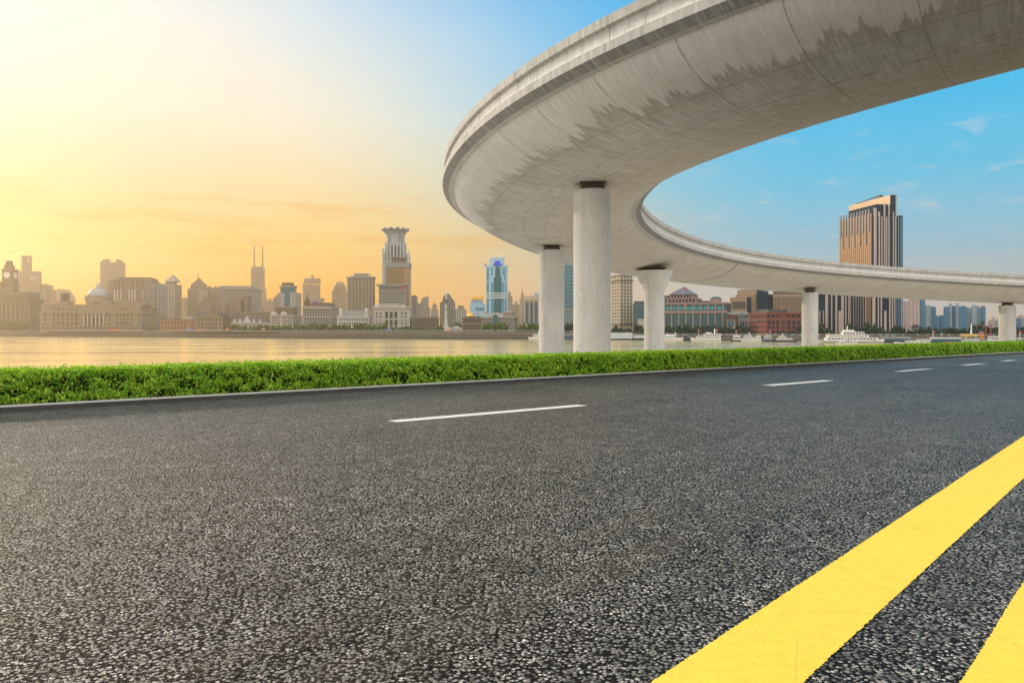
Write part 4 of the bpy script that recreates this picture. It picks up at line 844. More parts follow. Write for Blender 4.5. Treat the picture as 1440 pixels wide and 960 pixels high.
b = B('beige_tower', 'beige tower with blue windows between the near pier and the flared pier', 190, 298, 40, 90, a=20, side='L'); b.box('wall', CREAM, 190, 298, 206); b.win(194, 296, 222, 640, 4, 15, WIN2, .5, .55); b.swin(122, 188, 222, 640, 5, 15, WIN, .35, .5); b.corn(ST4, 268, 1., .7, 'string_course'); b.corn(ST4, 640, 1., .7, 'string_course'); b.corn(ST3, 212, 2., .8)
b = B('dark_glass_block', 'dark green glass block left of the flared pier', 300, 420, None, 70); b.box('wall', plain('dark_green_panel', (.03,.07,.08), .3), 300, 420, 462); b.box('stone_wing', ST3, 340, 420, 590, None, -2); b.box('roof_house', DKR, 310, 390, 440, 464, 4); b.win(305, 390, 480, 640, 4, 7, TEAL, .7, .5)
b = B('grand_glass_hall', 'wide stone and teal glass hall with a peaked roof pavilion', 420, 1090, None, 75)
PK = plain('rose_stone', (.30,.20,.165)); b.box('wall', plain('dark_teal_panel', (.015,.07,.09), .25), 420, 1090, 462)
b.bars(420, 1090, 470, 520, 11, PK, .17, 0, 1.2, 'pier'); b.bars(420, 1090, 545, 690, 11, PK, .19, 0, 1.2, 'pier'); b.box('entablature', PK, 416, 1094, 522, 542, -1.5, dm=3.); b.corn(PK, 460, 1.4, 1.2)
b.win(436, 1074, 488, 514, 22, 1, TEAL2, .72, 1.); b.win(436, 1074, 550, 690, 21, 4, TEAL, .75, .62)
b.box('pavilion', PK, 590, 832, 418, 462, 2, 40); b.box('pavilion', PK, 612, 808, 378, 420, 5, 36); b.pyr('peaked_roof', SLATE, 606, 814, 318, 382, 4, 38); b.corn(PK, 416, .8, .6, 'cornice', 590, 832, 2, 40); b.win(600, 826, 426, 456, 8, 1, NAVY, .55, 1., 2.); b.win(620, 800, 388, 410, 7, 1, NAVY, .55, 1., 5.)
b.lathe('roof_pavilion', PK, 1000, [(46,460),(46,428),(44,420)], 12, 8, smooth=False); b.lathe('roof_cap', SLATE, 1000, [(48,422),(36,408),(24,403)], 12, 8, smooth=False); b.box('roof_plant', DKR, 850, 940, 438, 460, 14, 30); b.box('roof_house', SLATE, 560, 600, 392, 462, 8, 24)
flag(840+722/6, 350+330/6, 350+405/6, b.Y+1, 'red flag on a pole before the peaked slate roof', 4); flag(840+735/6, 350+462/6, 350+505/6, b.Y-3, 'red flag on the front of the teal glass hall', 3.4)
b = B('glass_entrance', 'low stone framed glass entrance right of the teal glass hall', 1092, 1160, None, 60); b.box('wall', PK, 1092, 1160, 588); b.win(1098, 1150, 606, 656, 2, 1, TEAL, .8, 1.); b.box('roof_edge', DKR, 1088, 1164, 582, 590, -1., 14)
b = B('curved_roof_hall', 'brick hall with a pale curved roof and a tall glass porch', 1094, 1284, None, 80); b.box('wall', BRK, 1094, 1190, 562); b.poly('curved_roof', COP, [(1092,548),(1120,530),(1190,527),(1235,524),(1262,540),(1282,546),(1282,552),(1092,552)], -2, 22); b.box('porch', ST2, 1190, 1280, 552, None, -1., 20); b.bars(1190, 1280, 602, 668, 4, ST3, .28, -1., 1., 'column'); b.win(1194, 1276, 606, 668, 3, 1, NAVY, .7, 1., -1.); b.win(1194, 1276, 562, 590, 4, 1, WIN2, .6, .8, -1.); b.win(1100, 1186, 575, 655, 5, 3, WIN, .4, .6)
zoom(1030, 350, 6)
b = B('tan_stepped_tower', 'sunlit tan office stepping up to dark glass ends', 0, 235, 300, 210, a=20); b.box('wall', TAN, -20, 118, 405, None, 0, 30); b.box('upper_wall', TAN, 28, 184, 384, None, 6, 34); b.box('upper_wall', TAN, 40, 205, 345, None, 12, 36); b.win(0, 112, 445, 505, 7, 1, NAVY, .55, 1.)
b.box('glass_end', NAVY, 118, 146, 408, None, 2, 28); b.box('glass_end', NAVY, 204, 236, 348, None, 12, 34); b.box('glass_end', NAVY, 240, 284, 380, None, 14, 36); b.box('glass_end', NAVY, 284, 300, 412, None, 16, 36); b.box('roof_crane', DKR, 70, 122, 342, 350, 16, 20)
b = B('brick_warehouse', 'red brick warehouse with dark arched windows left of the pier', 282, 720, 140, 60, a=26, side='L'); b.box('wall', BRK, 282, 720, 545); b.corn(BRK, 545, 1.2, .9); b.box('roof_storey', DKR, 300, 460, 508, 548, 8, 26); b.corn(ST4, 600, .6, .4, 'string_course')
b.win(290, 400, 555, 578, 3, 1, NAVY, .5, .8); b.win(455, 580, 555, 578, 3, 1, NAVY, .5, .8)
for vt, vb in ((604,636),(644,674),(684,722)): b.win(290, 400, vt, vb, 3, 1, NAVY, .55, .9, 0., 'window', .22, True); b.win(455, 580, vt, vb, 3, 1, NAVY, .55, .9, 0., 'window', .22, True); b.win(412, 446, vt, vb, 1, 1, WIN, .6, .8)
b.swin(148, 278, 555, 722, 7, 4, WIN, .35, .5)
flag(1030+422/6, 350+490/6, 350+512/6, b.Y+8, 'red flag on the roof of the red brick warehouse', 2.6)
b = B('striped_office', 'lower sunlit office with upright tan stripes left of the pier', 342, 640, None, 230, a=3); b.box('wall', NAVY, 342, 640, 355); b.bars(342, 640, 400, 540, 26, TAN, .55, 0, .8, 'stripe'); b.box('stripe_band', TAN, 342, 640, 385, 402, -1., dm=2.); b.bars(342, 640, 357, 386, 14, TAN, .4, 0, .6, 'stripe')
# the tall striped tower
zoom(1160, 260, 4)
b = B('striped_skyscraper', 'tall slab tower with a glass side tinted orange for sunset light and striped dark front', 262, 438, 86, 100, a=34, side='L', )
OG = plain('sunset_tinted_glass', (.38,.235,.135), .25, .25, .12, .3)  # orange sunset light on this side put into the glass colour
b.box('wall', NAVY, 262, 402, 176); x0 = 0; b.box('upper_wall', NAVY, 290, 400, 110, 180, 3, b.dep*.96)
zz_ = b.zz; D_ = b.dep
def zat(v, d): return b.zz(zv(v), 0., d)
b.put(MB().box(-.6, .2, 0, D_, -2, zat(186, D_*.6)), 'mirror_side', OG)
xs_ = b.X(zu(370), 1.5); xe_ = b.X(zu(398), 1.5); df_ = b.Dp(zu(136), xs_); zs_ = b.zz(zv(56), xs_, 1.5)
b.put(MB().box(xs_, xe_, 1.5, df_, zat(190, 0), zs_), 'roof_fin', TAN)
b.box('roof_fin', ST3, 398, 406, 53, 180, .5, dm=8); b.box('glass_fin', NAVY, 371, 398, 57, 180, .6, dm=.8)
nb = 11
for i in range(nb):
    d = D_*(i+.5)/nb; z1 = zat(134, 0)+.0*d; b.put(MB().box(-1.1, -.55, d-D_/nb*.2, d+D_/nb*.2, zat(262, 0)-9*(i % 2), z1), 'dark_strip', SLATE)
for i in range(16):
    d = D_*(i+.5)/16; b.put(MB().box(-.85, -.5, d-.14, d+.14, 0, zat(262, d)), 'mullion', plain('mirror_mullion', (.30,.17,.08), .4, .3))
MULL = plain('pale_fin', (.42,.33,.29), .45)
for ua, ub, vt in ((276,291,130),(303,310,150),(318,324,176),(333,340,100),(345,351,180),(358,364,110),(384,389,150),(396,402,180)): b.box('fin', MULL, ua, ub, vt, 900, -.45, dm=.65)
b.box('side_wing', NAVY, 402, 438, 172, None, 4, us=None); b.box('fin', plain('blue_fin', (.10,.22,.32), .3), 412, 417, 174, 900, 2.6, dm=1.6); b.box('fin', plain('blue_fin', (.1,.2,.3)), 426, 431, 182, 900, 2.6, dm=1.6)
b.put(MB().tube((xs_+1, df_*.3, zs_+1.6), (xs_+1, df_*.85, zs_+.6), .5, .25, 6).box(xs_+.2, xs_+2.2, df_*.26, df_*.36, zs_, zs_+2.2), 'roof_crane', DKR)
zoom(1030, 350, 6)
b = B('striped_podium', 'dark glass podium block with pale upright fins behind the ferry', 725, 1180, None, 85, a=3); b.box('wall', NAVY, 725, 1180, 330)
for ua, ub, vt in ((733,742,520),(763,772,520),(783,806,380),(832,842,380),(868,884,380),(895,918,520),(918,940,380),(952,962,380),(978,988,380),(995,1000,380),(1020,1024,380),(1040,1044,380),(1060,1064,380),(1080,1084,380),(1100,1106,380),(1120,1130,380),(1140,1146,380)): b.box('fin', MULL, ua, ub, vt, 720, -1.3, dm=1.5)
b = B('striped_podium', 'front wing of striped pale fins under the tall slab tower', 1180, 1376, None, 80, a=3); b.box('wall', NAVY, 1180, 1376, 372)
for ua, ub, vt in ((1180,1206,372),(1226,1236,372),(1250,1262,372),(1280,1300,520),(1322,1334,372),(1345,1356,372),(1366,1374,372)): b.box('fin', MULL, ua, ub, vt, 720, -1.3, dm=1.5)
b = B('striped_podium', 'blue glass end wing right of the tall slab tower base', 1376, 1424, None, 84, a=3); b.box('wall', plain('blue_fin', (.10,.22,.32), .3), 1376, 1424, 400); b.bars(1376, 1424, 402, 720, 4, NAVY, .3, 0, .6, 'fin')
# far apartment towers at the right
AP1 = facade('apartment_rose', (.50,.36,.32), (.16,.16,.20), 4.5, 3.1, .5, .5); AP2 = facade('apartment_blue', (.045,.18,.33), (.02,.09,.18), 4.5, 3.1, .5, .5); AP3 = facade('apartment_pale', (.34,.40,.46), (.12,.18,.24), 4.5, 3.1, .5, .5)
zoom(1290, 420, 9.6)
for name, lb, u0, u1, vt, m, off in (('apartment_tower','rose apartment tower just right of the tall slab tower',-225,-125,35,AP1,700),('apartment_tower','tallest rose apartment tower, seen beside its blue half',-118,30,0,AP1,620),('apartment_tower','blue apartment tower joined to the tallest rose one',30,100,0,AP2,622),
    ('apartment_tower','pale narrow apartment tower with a rounded top beside the blue half',100,178,92,AP3,640),('apartment_tower','short blue apartment tower stepping down to the low blue pair',178,245,112,AP2,650),('apartment_tower','low blue apartment block, left of the low pair',245,298,235,AP2,700),('apartment_tower','low blue apartment block, right of the low pair',298,352,228,AP2,705),
    ('apartment_tower','broad blue apartment tower at the left of the blue cluster',352,425,112,AP2,640),('apartment_tower','slim pale apartment shaft, left one of two in the blue cluster',425,465,70,AP3,645),('apartment_tower','blue apartment tower between the two slim pale shafts',465,518,102,AP2,650),('apartment_tower','slim pale apartment shaft, right one of two in the blue cluster',518,560,68,AP3,645),
    ('apartment_tower','widest deep blue apartment tower in the middle of the blue cluster',560,664,104,AP2,640),('apartment_tower','pale apartment tower between deep blue ones, lower topped',664,728,125,AP3,660),('apartment_tower','apartment tower with a tall pale shaft, right of the middle',728,806,90,AP3,650),('apartment_tower','grey-blue apartment tower second from the right of the cluster',806,856,112,AP3,655),('apartment_tower','deep blue apartment tower at the right end of the cluster',856,915,105,AP2,650),
    ('apartment_tower','stepped apricot apartment block left of the right-hand pier',952,1060,290,AP1,900),('apartment_tower','pale apartment block touching the right-hand pier',1062,1130,280,AP3,905),('apartment_tower','blue apartment block right of the right-hand pier',1318,1395,265,AP2,700),('apartment_tower','rose apartment tower near the right frame edge',1355,1425,225,AP1,760),('apartment_tower','grey apartment tower cut by the right frame edge',1425,1520,255,AP3,740)):
    b = B(name, lb, u0, u1, None, off, a=4, group='apartment towers on the far right bank'); b.box('wall', m, u0, u1, vt); w = u1-u0; b.box('roof_house', m, u0+w*.25, u0+w*.7, vt-9, vt+2, 3, 12)
    if 'stepped apricot' in lb: b.box('upper_wall', m, 1008, 1045, 250, 292, 2, 14)
b = B('pagoda_hall', 'small hall with a dark flared roof above the riverside trees', -90, 20, None, 110); b.box('wall', ST3, -80, 8, 385); b.poly('roof', DKR, [(-95,392),(-82,380),(-60,352),(0,350),(18,378),(26,388)], -2, 14)
# ================================================================ trees along the far bank
ORD = 'first second third fourth fifth sixth seventh eighth ninth tenth eleventh twelfth thirteenth fourteenth fifteenth sixteenth seventeenth eighteenth nineteenth twentieth'.split()
M_TRK = plain('bark', (.10,.075,.05), .9)
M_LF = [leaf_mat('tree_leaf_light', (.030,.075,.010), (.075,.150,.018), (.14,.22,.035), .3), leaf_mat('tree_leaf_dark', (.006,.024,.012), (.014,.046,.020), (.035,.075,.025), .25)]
def crown_mesh(mat, seed):
    g = np.random.default_rng(seed); n = 900
    # leaf clumps gathered in a dozen uneven lobes through the crown's volume
    k = 13; ctr = np.stack([g.uniform(-.62, .62, k), g.uniform(-.62, .62, k), g.uniform(.22, .86, k)], 1); ctr[0] = (0, 0, .86)
    rad = g.uniform(.22, .42, k); w = g.integers(0, k, n)
    dirs = g.normal(0, 1, (n, 3)); dirs /= np.linalg.norm(dirs, axis=1)[:, None]
    C = ctr[w]+dirs*(rad[w]*g.random(n)**.4)[:, None]*np.array([1, 1, .62]); C[:, 2] = np.clip(C[:, 2], .08, 1.12)
    N = dirs+g.normal(0, .5, (n, 3)); up = g.normal(0, 1, (n, 3)); V = quads(C, N, up, g.uniform(.08, .15, n), .65)
    return np_mesh('crown', V, n, mat)
CROWNS = [[crown_mesh(m, 40+i+10*j) for i in range(5)] for j, m in enumerate(M_LF)]
tm = MB(); tm.tube((0,0,-.1), (0.01,0,.42), .045, .03, 7)
for a_ in (0, 1.6, 3.1, 4.5): tm.tube((0.01,0,.34), (.32*math.cos(a_), .32*math.sin(a_), .66), .024, .008, 5)
TRUNK = tm.mesh('trunk', M_TRK)
def tree(px, yt, yb, wpx, Y, label, dark, group):
    b0 = at(px, yb, Y); h = (yb-yt)/F*Y; w = wpx/F*Y/2; k = random.randrange(5)
    o = thing('tree', label, 'tree', b0, random.uniform(0, 6.28), group)
    link('crown', CROWNS[dark][k], o, scale=(w*1.25, w*1.25, h*1.06)); link('trunk', TRUNK, o, scale=(w*1.1, w*1.1, h))
def tree_row(pts, yb, off, what, dark, group, base=None):
    n = len(pts)
    for i, (px, yt, w) in enumerate(pts):
        wh = ORD[i]+' from left in row' if n > 1 else 'standing alone'
        tree(px, yt+random.uniform(-.5, .5), yb, w, SY(px)+off, f"{['leafy green','dark green'][dark]} tree {what}, {wh}", dark, group)
G_T = 'riverside trees on the far bank'
def zp(ox, oy, s, L, w): return [(ox+u/s, oy+v/s, w*random.uniform(.85, 1.15)) for u, v in L]
tree_row(zp(0,330,6,[(10,742),(50,748),(90,738),(130,744),(170,750),(205,758)],9), 465.5, 14, 'before the columned clock tower building', 0, G_T)
tree_row(zp(0,330,6,[(1255,778),(1300,782)],8), 465.5, 14, 'at the right end of the domed bank', 0, G_T)
tree_row(zp(220,330,6,[(652,750),(690,768),(722,772),(752,768),(788,772),(822,775),(852,770),(884,768),(936,765)],8.5), 466.5, 14, 'before the white gabled house', 0, G_T)
tree_row(zp(220,330,6,[(985,772),(1032,762),(1080,768),(1128,765),(1185,760),(1232,765),(1270,768)],9.5), 467, 14, 'before the arched gable bank', 0, G_T)
tree_row(zp(420,310,5.646,[(70,838),(122,810),(185,826),(245,846)],12), 467.5, 14, 'before the turreted hotel', 0, G_T)
tree_row(zp(420,310,5.646,[(290,824),(325,830),(365,828),(405,830),(448,826),(490,822),(525,820),(562,830)],10), 467.5, 14, 'before the low domed pavilion', 0, G_T)
tree_row(zp(420,310,5.646,[(604,828),(640,826),(678,822),(765,852),(818,846),(866,840)],9.5), 468, 14, 'before the white arcaded bank', 0, G_T)
tree_row(zp(420,310,5.646,[(905,850),(945,852),(990,846),(1046,856),(1100,842),(1130,838)],9.5), 468.5, 14, 'before the plain low grey block', 0, G_T)
tree_row(zp(600,340,6,[(262,690)],9.5), 460.5, 62, 'behind the small white riverside house', 0, G_T)
tree_row(zp(600,340,6,[(488,700),(522,688),(556,698),(604,690),(655,690)],9.5), 469, 14, 'before the office with the teal arch', 0, G_T)
tree_row(zp(600,340,6,[(790,705),(822,690),(868,698),(905,684),(945,700)],11), 469, 14, 'before the beige office with blue bays', 0, G_T)
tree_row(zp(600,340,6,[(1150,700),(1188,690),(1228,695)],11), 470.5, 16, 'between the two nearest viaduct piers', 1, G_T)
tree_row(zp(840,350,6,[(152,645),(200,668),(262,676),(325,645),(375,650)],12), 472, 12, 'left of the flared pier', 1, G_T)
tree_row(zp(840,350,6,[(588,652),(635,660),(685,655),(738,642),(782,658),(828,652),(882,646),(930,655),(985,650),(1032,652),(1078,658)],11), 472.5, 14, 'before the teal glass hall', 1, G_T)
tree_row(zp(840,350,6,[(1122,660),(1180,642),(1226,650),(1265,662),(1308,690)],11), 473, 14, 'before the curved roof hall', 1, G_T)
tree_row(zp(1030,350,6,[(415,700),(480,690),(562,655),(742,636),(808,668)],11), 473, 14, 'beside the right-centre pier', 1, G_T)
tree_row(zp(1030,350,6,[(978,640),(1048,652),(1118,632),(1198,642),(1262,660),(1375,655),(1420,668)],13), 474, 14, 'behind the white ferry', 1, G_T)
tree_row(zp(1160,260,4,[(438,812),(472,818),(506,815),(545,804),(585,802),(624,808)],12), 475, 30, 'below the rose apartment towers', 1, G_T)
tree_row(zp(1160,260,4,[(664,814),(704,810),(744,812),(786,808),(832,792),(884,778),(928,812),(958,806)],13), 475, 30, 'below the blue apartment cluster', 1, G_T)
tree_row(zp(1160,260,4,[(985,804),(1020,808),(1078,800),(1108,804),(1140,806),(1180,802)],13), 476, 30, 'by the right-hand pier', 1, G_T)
# ================================================================ boats
HULLW = plain('white_hull', (.72,.73,.72), .3); HULLG = plain('grey_hull', (.30,.33,.35), .4); HULLN = plain('navy_hull', (.02,.04,.07), .35); HULLR = plain('red_hull', (.42,.03,.04), .45); YEL = plain('ochre_canvas', (.62,.36,.05), .6); DGRN = plain('dark_green_band', (.02,.16,.13), .3); REDP = plain('red_steel', (.40,.05,.04), .5); NAVR = plain('navy_awning', (.015,.03,.12), .6)
def boat(name, label, p0, p1, yw, hpx, bow, hull, tiers, cat='boat', mast=None, wins=None, beam=None, rz=None, group='boats moored at the far bank', extra=None):
    """hull from p0 to p1 on the waterline yw; tiers: (f0, f1, z0px, z1px, material, rake, window count, window material)."""
    Y = F*(CH-WZ)/(yw-HY); a, b_ = at(p0, yw, Y), at(p1, yw, Y); pm_ = (p0+p1)/2; th = math.atan((pm_-CX)/F); rz = -th*.75 if rz is None else rz
    L = (b_-a).length*math.cos(th)/math.cos(th+rz) if True else 0; c = (a+b_)/2; k = Y/F
    o = thing(name, label, cat, (c.x, c.y, WZ), rz, group); hw = (beam or max(2., min(L*.14, 6.))); hh = hpx*k
    st = [(-.5,.86,1.0),(-.3,1.,1.),(0.,1.,1.),(.22,.95,1.04),(.36,.66,1.18),(.45,.3,1.34),(.5,.03,1.45)]
    vs = []; n = 6
    for x, w, s_ in st:
        X = x*L*bow
        for yy, zz_ in ((-w*hw, hh*s_), (-w*hw*.92, hh*.4*s_), (-w*hw*.7, -.5), (w*hw*.7, -.5), (w*hw*.92, hh*.4*s_), (w*hw, hh*s_)): vs.append((X-(.05*L*bow if zz_ < 0 and x > .4 else 0), yy, zz_))
    fs = [(i*n+j, i*n+(j+1) % n, (i+1)*n+(j+1) % n, (i+1)*n+j) for i in range(len(st)-1) for j in range(n)]+[tuple(range(n))[::-1], tuple(range((len(st)-1)*n, len(st)*n))]
    if bow < 0: fs = [f[::-1] for f in fs]
    MB().add(vs, fs).build('hull', hull, o)
    for f0, f1, z0, z1, m, rk, nw, wm in tiers:
        x0, x1 = (f0-.5)*L, (f1-.5)*L; za, zb = z0*k, z1*k; w = hw*.82; r = rk*k*bow
        cb = MB().frus(x0, x1, -w, w, za, x0+max(0, -r)*0+ (abs(r)*.5 if bow < 0 else abs(r)*.15), x1-(abs(r)*.5 if bow > 0 else abs(r)*.15), -w*.94, w*.94, zb).build('cabin', m, o)
        if nw:
            bw = (x1-x0)*.9/nw; wz = (za+zb)/2; wh = (zb-za)*.42; me = MB().box(-bw*.33, bw*.33, -.12, .12, -wh/2, wh/2).mesh('window', wm)
            for i in range(nw):
                for sg in (-1, 1): link('window', me, cb, (x0+(x1-x0)*.05+bw*(i+.5), sg*w*.975, wz))
        MB().box(x0-.2, x1+.2-(abs(r)*.4 if bow > 0 else 0), -w*1.02, w*1.02, zb, zb+.16).build('deck_edge', WHT if m is not HULLN else m, o)
    for (f, z0, z1, r_) in (mast or []): MB().tube(((f-.5)*L, 0, z0*k), ((f-.5)*L+.3, 0, z1*k), r_, r_*.5, 6).build('mast', WHT, o)
    if extra: extra(o, L, k, hw)
    return o
boat('passenger_boat', 'white passenger boat half hidden by the left pier of the nearest pair', 743, 772, 477.6, 3., -1, HULLW, [(.18,1,3,7.5,WHT,4,8,DGRN),(.45,1,7.5,10.5,WHT,3,0,None)], mast=[(.5,10,15,.15)])
boat('pontoon', 'dark landing pontoon between the two nearest piers', 792, 812, 477.8, 2.2, 1, HULLN, [(.05,.95,2.,7.5,plain('pontoon_blue', (.06,.14,.18), .4),0,6,WIN2)], cat='pontoon')
boat('pontoon', 'long pale shed pontoon moored left of the flared pier', 856, 890, 478.3, 2.2, 1, HULLN, [(0.05,.98,2.,10.5,plain('shed_grey', (.50,.55,.56), .5),0,0,None)], cat='pontoon')
boat('pontoon', 'low dark pontoon just left of the flared pier', 889, 908, 478.5, 3.2, 1, HULLN, [(0.1,.9,3.,7.,plain('shed_grey', (.5,.55,.56), .5),0,0,None)], cat='pontoon')
boat('motor_yacht', 'white motor yacht with a raked mast right beside the flared pier', 928, 962, 479.2, 3.8, 1, HULLW, [(.12,.74,3.6,7.2,WHT,6,6,DGRN),(.2,.62,7.2,9.,WHT,4,0,None)], mast=[(.3,8,11,.4),(.62,8,12.5,.35)])
boat('service_boat', 'small dark service boat between the two white yachts', 958, 972, 479.2, 4.2, 1, HULLN, [(.1,.6,4,8,plain('navy_cabin', (.03,.05,.09), .4),1,2,WIN)])
boat('patrol_ship', 'white patrol ship with a tall rear mast before the teal glass hall', 971, 1014, 479.5, 3.6, -1, HULLW, [(.18,.98,3.6,7.,WHT,4,9,NAVY),(.42,.98,7.,10.2,WHT,4,6,NAVY),(.5,.68,10.2,12.,WHT,2,0,None)], mast=[(.78,9,17.5,.55)])
boat('harbour_launch', 'low white launch with an open dark stern, left of the twin-mast launch', 1026, 1042, 480.2, 2.4, -1, HULLN, [(.3,.95,2.4,8.2,WHT,2,3,NAVY)], mast=[(.6,8,11,.15)])
boat('harbour_launch', 'white launch with a raised wheelhouse before the brick hall', 1041, 1071, 480.3, 3.4, -1, HULLW, [(.12,.95,3.4,6.2,WHT,3,7,NAVY),(.15,.55,6.2,9.,WHT,3,4,NAVY),(.72,.95,6.2,8.4,plain('pale_cabin',(.55,.6,.62)),1,0,None)], mast=[(.42,9,13.5,.25)])
boat('work_boat', 'dark hulled work boat with an open frame before the brick warehouse', 1072, 1094, 480.6, 3.2, -1, HULLN, [(.12,.6,3.2,7.8,plain('pale_cabin',(.55,.6,.62)),1,3,NAVY)], mast=[(.3,7,10.5,.2)])
boat('harbour_launch', 'white cabin launch with a dark hull left of the right-centre pier', 1088, 1122, 480.8, 2.6, 1, HULLN, [(.12,.8,2.6,5.,WHT,3,7,NAVY),(.22,.55,5.,8.4,WHT,3,4,NAVY)], mast=[(.35,8,12.5,.25)])
def ferry_x(o, L, k, hw):
    MB().lathe([(1.6,0),(1.4,4),(.5,6)], 0, 0, 8).build('funnel', WHT, o).location = (-.02*L, 0, 15.5*k)
    MB().frus(-.42*L, -.12*L, -hw*.5, hw*.5, 11.*k, -.40*L, -.36*L, -hw*.4, hw*.4, 11.6*k).build('life_raft_rack', plain('raft_orange', (.6,.2,.06)), o)
    o['label'] = o['label']
YW = glass('amber_window', (.36,.25,.08), .25)
boat('river_ferry', 'large white three deck river ferry with rows of amber windows', 1150, 1243, 482.3, 4.2, 1, HULLW, [(.10,.90,4.2,7.6,WHT,3,15,NAVY),(.13,.76,7.6,11.6,WHT,2,13,YW),(.36,.70,11.6,15.6,WHT,4,7,NAVY),(.38,.56,15.6,18.4,WHT,6,0,None)], 'ferry', [(.44,18,24.5,.3),(.16,11,14,.2)], beam=6.)
boat('pilot_launch', 'little white launch alongside the big ferry', 1176, 1206, 482.9, 1.7, 1, HULLW, [(.15,.75,1.7,3.6,WHT,1,5,NAVY),(.42,.62,3.6,5.6,WHT,1,2,NAVY)], mast=[(.5,5,7.6,.12)], beam=2.)
boat('barge', 'dark blue covered barge between the ferry and the white speedboat', 1238, 1280, 481.8, 3.4, -1, HULLN, [(.05,.98,3.4,6.2,plain('barge_teal', (.05,.17,.22), .4),1,8,NAVY),(0.02,1,6.2,7.6,NAVR,1,0,None)], cat='barge')
boat('speedboat', 'sleek white speedboat with a green window band', 1257, 1309, 483.2, 1.9, -1, HULLW, [(.3,.95,1.9,4.,WHT,8,5,DGRN),(.62,.99,4.,6.,WHT,4,3,NAVY)])
boat('houseboat', 'long dark glazed houseboat with a pale flat roof', 1307, 1352, 482.6, 1.8, 1, HULLN, [(.03,.97,1.8,6.4,plain('houseboat_teal',(.03,.11,.14),.3),0,12,WIN2),(0.02,1,6.4,8.,plain('pale_cabin',(.55,.6,.62)),0,0,None)])
boat('barge', 'low crimson barge moored before the glazed houseboat', 1329, 1386, 483.6, 3., 1, HULLR, [(.55,.8,3,4.6,HULLG,1,0,None)], cat='barge')
boat('cargo_ship', 'grey-white ship with a tall white mast and ochre awning', 1352, 1412, 482.4, 4.2, 1, plain('pale_hull', (.50,.52,.55), .4), [(.05,.42,4.2,6.,HULLG,1,0,None),(.0,.38,9.4,12.6,YEL,2,0,None),(.62,.98,4.2,9.4,WHT,3,6,NAVY),(.42,.52,6.,12.,YEL,1,2,REDP),(.43,.51,12.,15.4,REDP,1,0,None),(.08,.12,6,9.4,HULLG,0,0,None),(.3,.34,6,9.4,HULLG,0,0,None)], 'ship', [(.22,6,28.,.45)])
boat('harbour_launch', 'white launch right of the right-hand pier', 1424, 1450, 482.2, 3.2, 1, HULLW, [(.1,.8,3.2,6.6,WHT,2,5,NAVY)], mast=[(.4,6,12,.2)])
# red gantry crane on the quay
def crane():
    Y = SY(1390)+8; b0 = at(1390, 474, Y); k = Y/F; o = thing('quay_crane', 'red lattice quay crane behind the ships left of the right-hand pier', 'crane', b0)
    for x, h in ((-3.4, 15.5), (3.0, 16.)):
        m_ = MB()
        for dx in (-.42, .42): m_.tube((x*k+dx, 0, 0), (x*k+dx*.6, 0, h*k), .13, .1, 5)
        for j in range(9): m_.tube((x*k-.4, 0, j*h/9*k), (x*k+.4, 0, (j+1)*h/9*k), .07, .07, 4)
        m_.build('tower', REDP, o)
    MB().box(-4.6*k, 5*k, -.6, 3, 15.6*k, 16.4*k).build('beam', REDP, o); MB().frus(2*k, 5.6*k, -.8, 3, 16.4*k, 2.6*k, 5*k, 0, 2, 19*k).build('cabin', plain('crane_house', (.10,.14,.16)), o)
crane()
# flags along the right bank
for px, yt, yb, w, lb in ((982,463.5,473,3,'red flag on a low pole left of the patrol ship mast'),(1007,463,467.5,3,'red flag at the head of the patrol ship mast'),(1035,464,474,2.6,'red flag on a pole between the two launches'),(1082,464.6,475,2.6,'red flag at the foot of the brick warehouse'),(1312,465,476,2.8,'red flag on a pole above the white speedboat'),(1434,465.5,478,3.2,'red flag on a pole right of the right-hand pier')):
    flag(px, yt, yb, (SY(px)-14), lb, w)
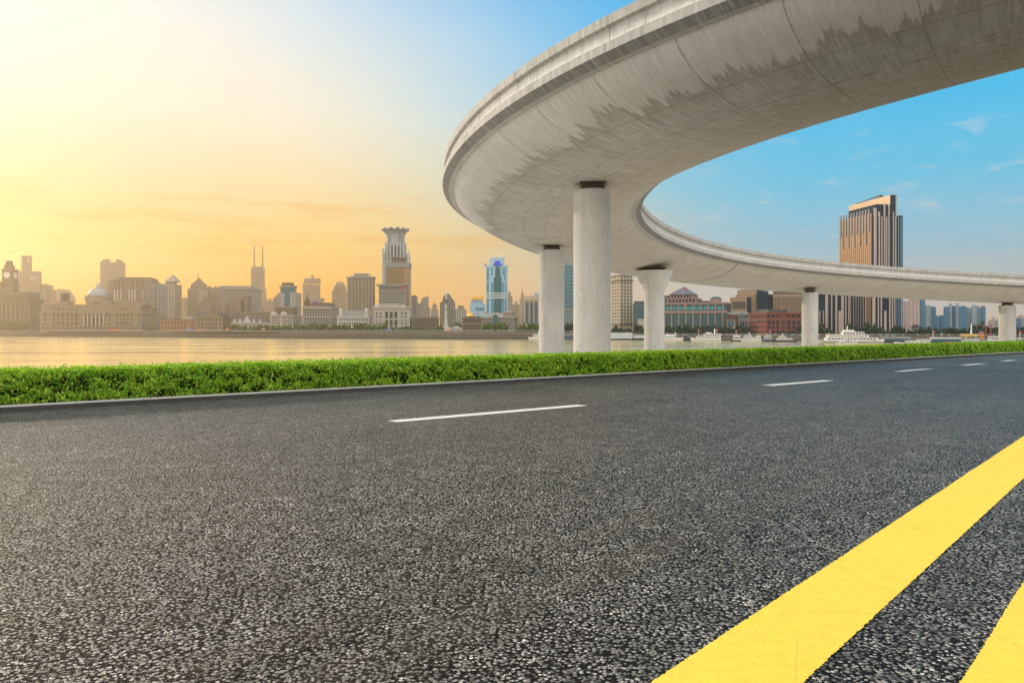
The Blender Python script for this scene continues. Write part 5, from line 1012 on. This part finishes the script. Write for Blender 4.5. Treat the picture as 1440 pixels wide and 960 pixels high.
# ---------------------------------------------------------------- small things on the promenade
def parasol(px, y, label):
    Y = SY(px)+3; p = at(px, 465.6, Y); p.z = BZ(px); o = thing('parasol', label, 'parasol', p, 0, 'orange parasols on the far promenade')
    MB().tube((0,0,0), (0,0,2.6), .06, .05, 6).build('pole', M_POLE, o); MB().lathe([(2.0,2.2),(1.95,2.3),(1.1,2.9),(.1,3.3)], 0, 0, 8, False).build('canopy', ORG, o)
for px, lb in ((281,'orange parasol on the promenade before the turreted palace'),(320,'orange parasol on the promenade left of the white gabled house'),(370.5,'orange parasol on the promenade right of the white gabled house'),(630.5,'orange parasol on the promenade before the small white riverside house')): parasol(px, 464, lb)
def kiosk():
    Y = SY(265)+3; p = at(265, 465, Y); p.z = BZ(265); o = thing('signboard', 'small blue signboard before the brown brick building', 'sign', p)
    MB().box(-2.1,2.1,-.1,.1,.9,3.4).build('board', plain('blue_sign', (.08,.20,.55), .4), o)
    for x in (-1.6, 1.6): MB().tube((x,.12,0), (x,.12,3.), .07, .07, 6).build('post', M_POLE, o)
    Y = SY(160)+2; p = at(160, 465, Y); p.z = BZ(160); o = thing('banner', 'long low red banner on the promenade before the domed bank', 'banner', p)
    MB().box(-6.6,6.6,-.06,.06,1.0,2.3).build('cloth', plain('bright_red_cloth', (.85,.04,.02), .6), o)
    for x in (-6.7,-2.2,2.2,6.7): MB().tube((x,0,0), (x,0,2.4), .07, .07, 6).build('post', M_POLE, o)
    Y = SY(546)+4; p = at(546, 467, Y); p.z = BZ(546); o = thing('minibus', 'little blue and red minibus parked before the white arcaded bank', 'minibus', p)
    MB().frus(-2.6,2.6,-1,1,.4,-2.5,2.3,-.9,.9,2.3).build('body', plain('minibus_blue', (.03,.12,.55), .3), o); MB().box(.6,2.7,-1.03,1.03,.5,1.4).build('red_panel', M_RED, o)
    MB().box(-2.2,2.,-.98,.98,1.45,2.0).build('window', WIN, o)
    for x in (-1.7,1.7):
        for y in (-.85,.85): MB().tube((x,y-.12,.4), (x,y+.12,.4), .42, .42, 12).build('wheel', DKR, o)
kiosk()
def crowd():
    m, t, b = material('crowd_clothes'); r = t.new('ShaderNodeNewGeometry').outputs['Random Per Island']
    t.put(b.inputs['Base Color'], t.ramp(r, [(0,(.05,.05,.07)),(.3,(.5,.48,.45)),(.5,(.35,.08,.06)),(.65,(.10,.16,.30)),(.8,(.55,.5,.4)),(1,(.2,.2,.2))], 'CONSTANT'))
    mb = MB()
    for i in range(520):
        px = random.uniform(-60, 735); Y = SY(px)+random.uniform(1.2, 7.); x = (px-CX)/F*Y; z = BZ(px)-.1; h = random.uniform(1.5, 1.85)
        mb.lathe([(.10,z),(.17,z+h*.45),(.24,z+h*.55),(.25,z+h*.78),(.10,z+h*.85),(.13,z+h*.92),(.05,z+h)], x, Y, 6)
    tag(mb.build('crowd', m), 'crowd of tiny people strolling on the far promenade', 'crowd', kind='stuff')
crowd()
# ================================================================ haze
def haze():
    m = bpy.data.materials.new('haze_air'); m.use_nodes = True; t = NT(m.node_tree)
    t.n.remove(t.n['Principled BSDF']); v = t.new('ShaderNodeVolumePrincipled')
    v.inputs['Color'].default_value = (.96, .78, .54, 1); v.inputs['Density'].default_value = HAZE_D; v.inputs['Anisotropy'].default_value = HAZE_G
    t.l.new(v.outputs[0], t.n['Material Output'].inputs['Volume'])
    o = MB().box(-2500, 2500, -600, 2600, -11, 245).build('haze', m); tag(o, 'thin sunlit haze over the river and the city', 'haze', kind='stuff')
    o.visible_shadow = True
HAZE_D, HAZE_G = .00024, .70
haze()
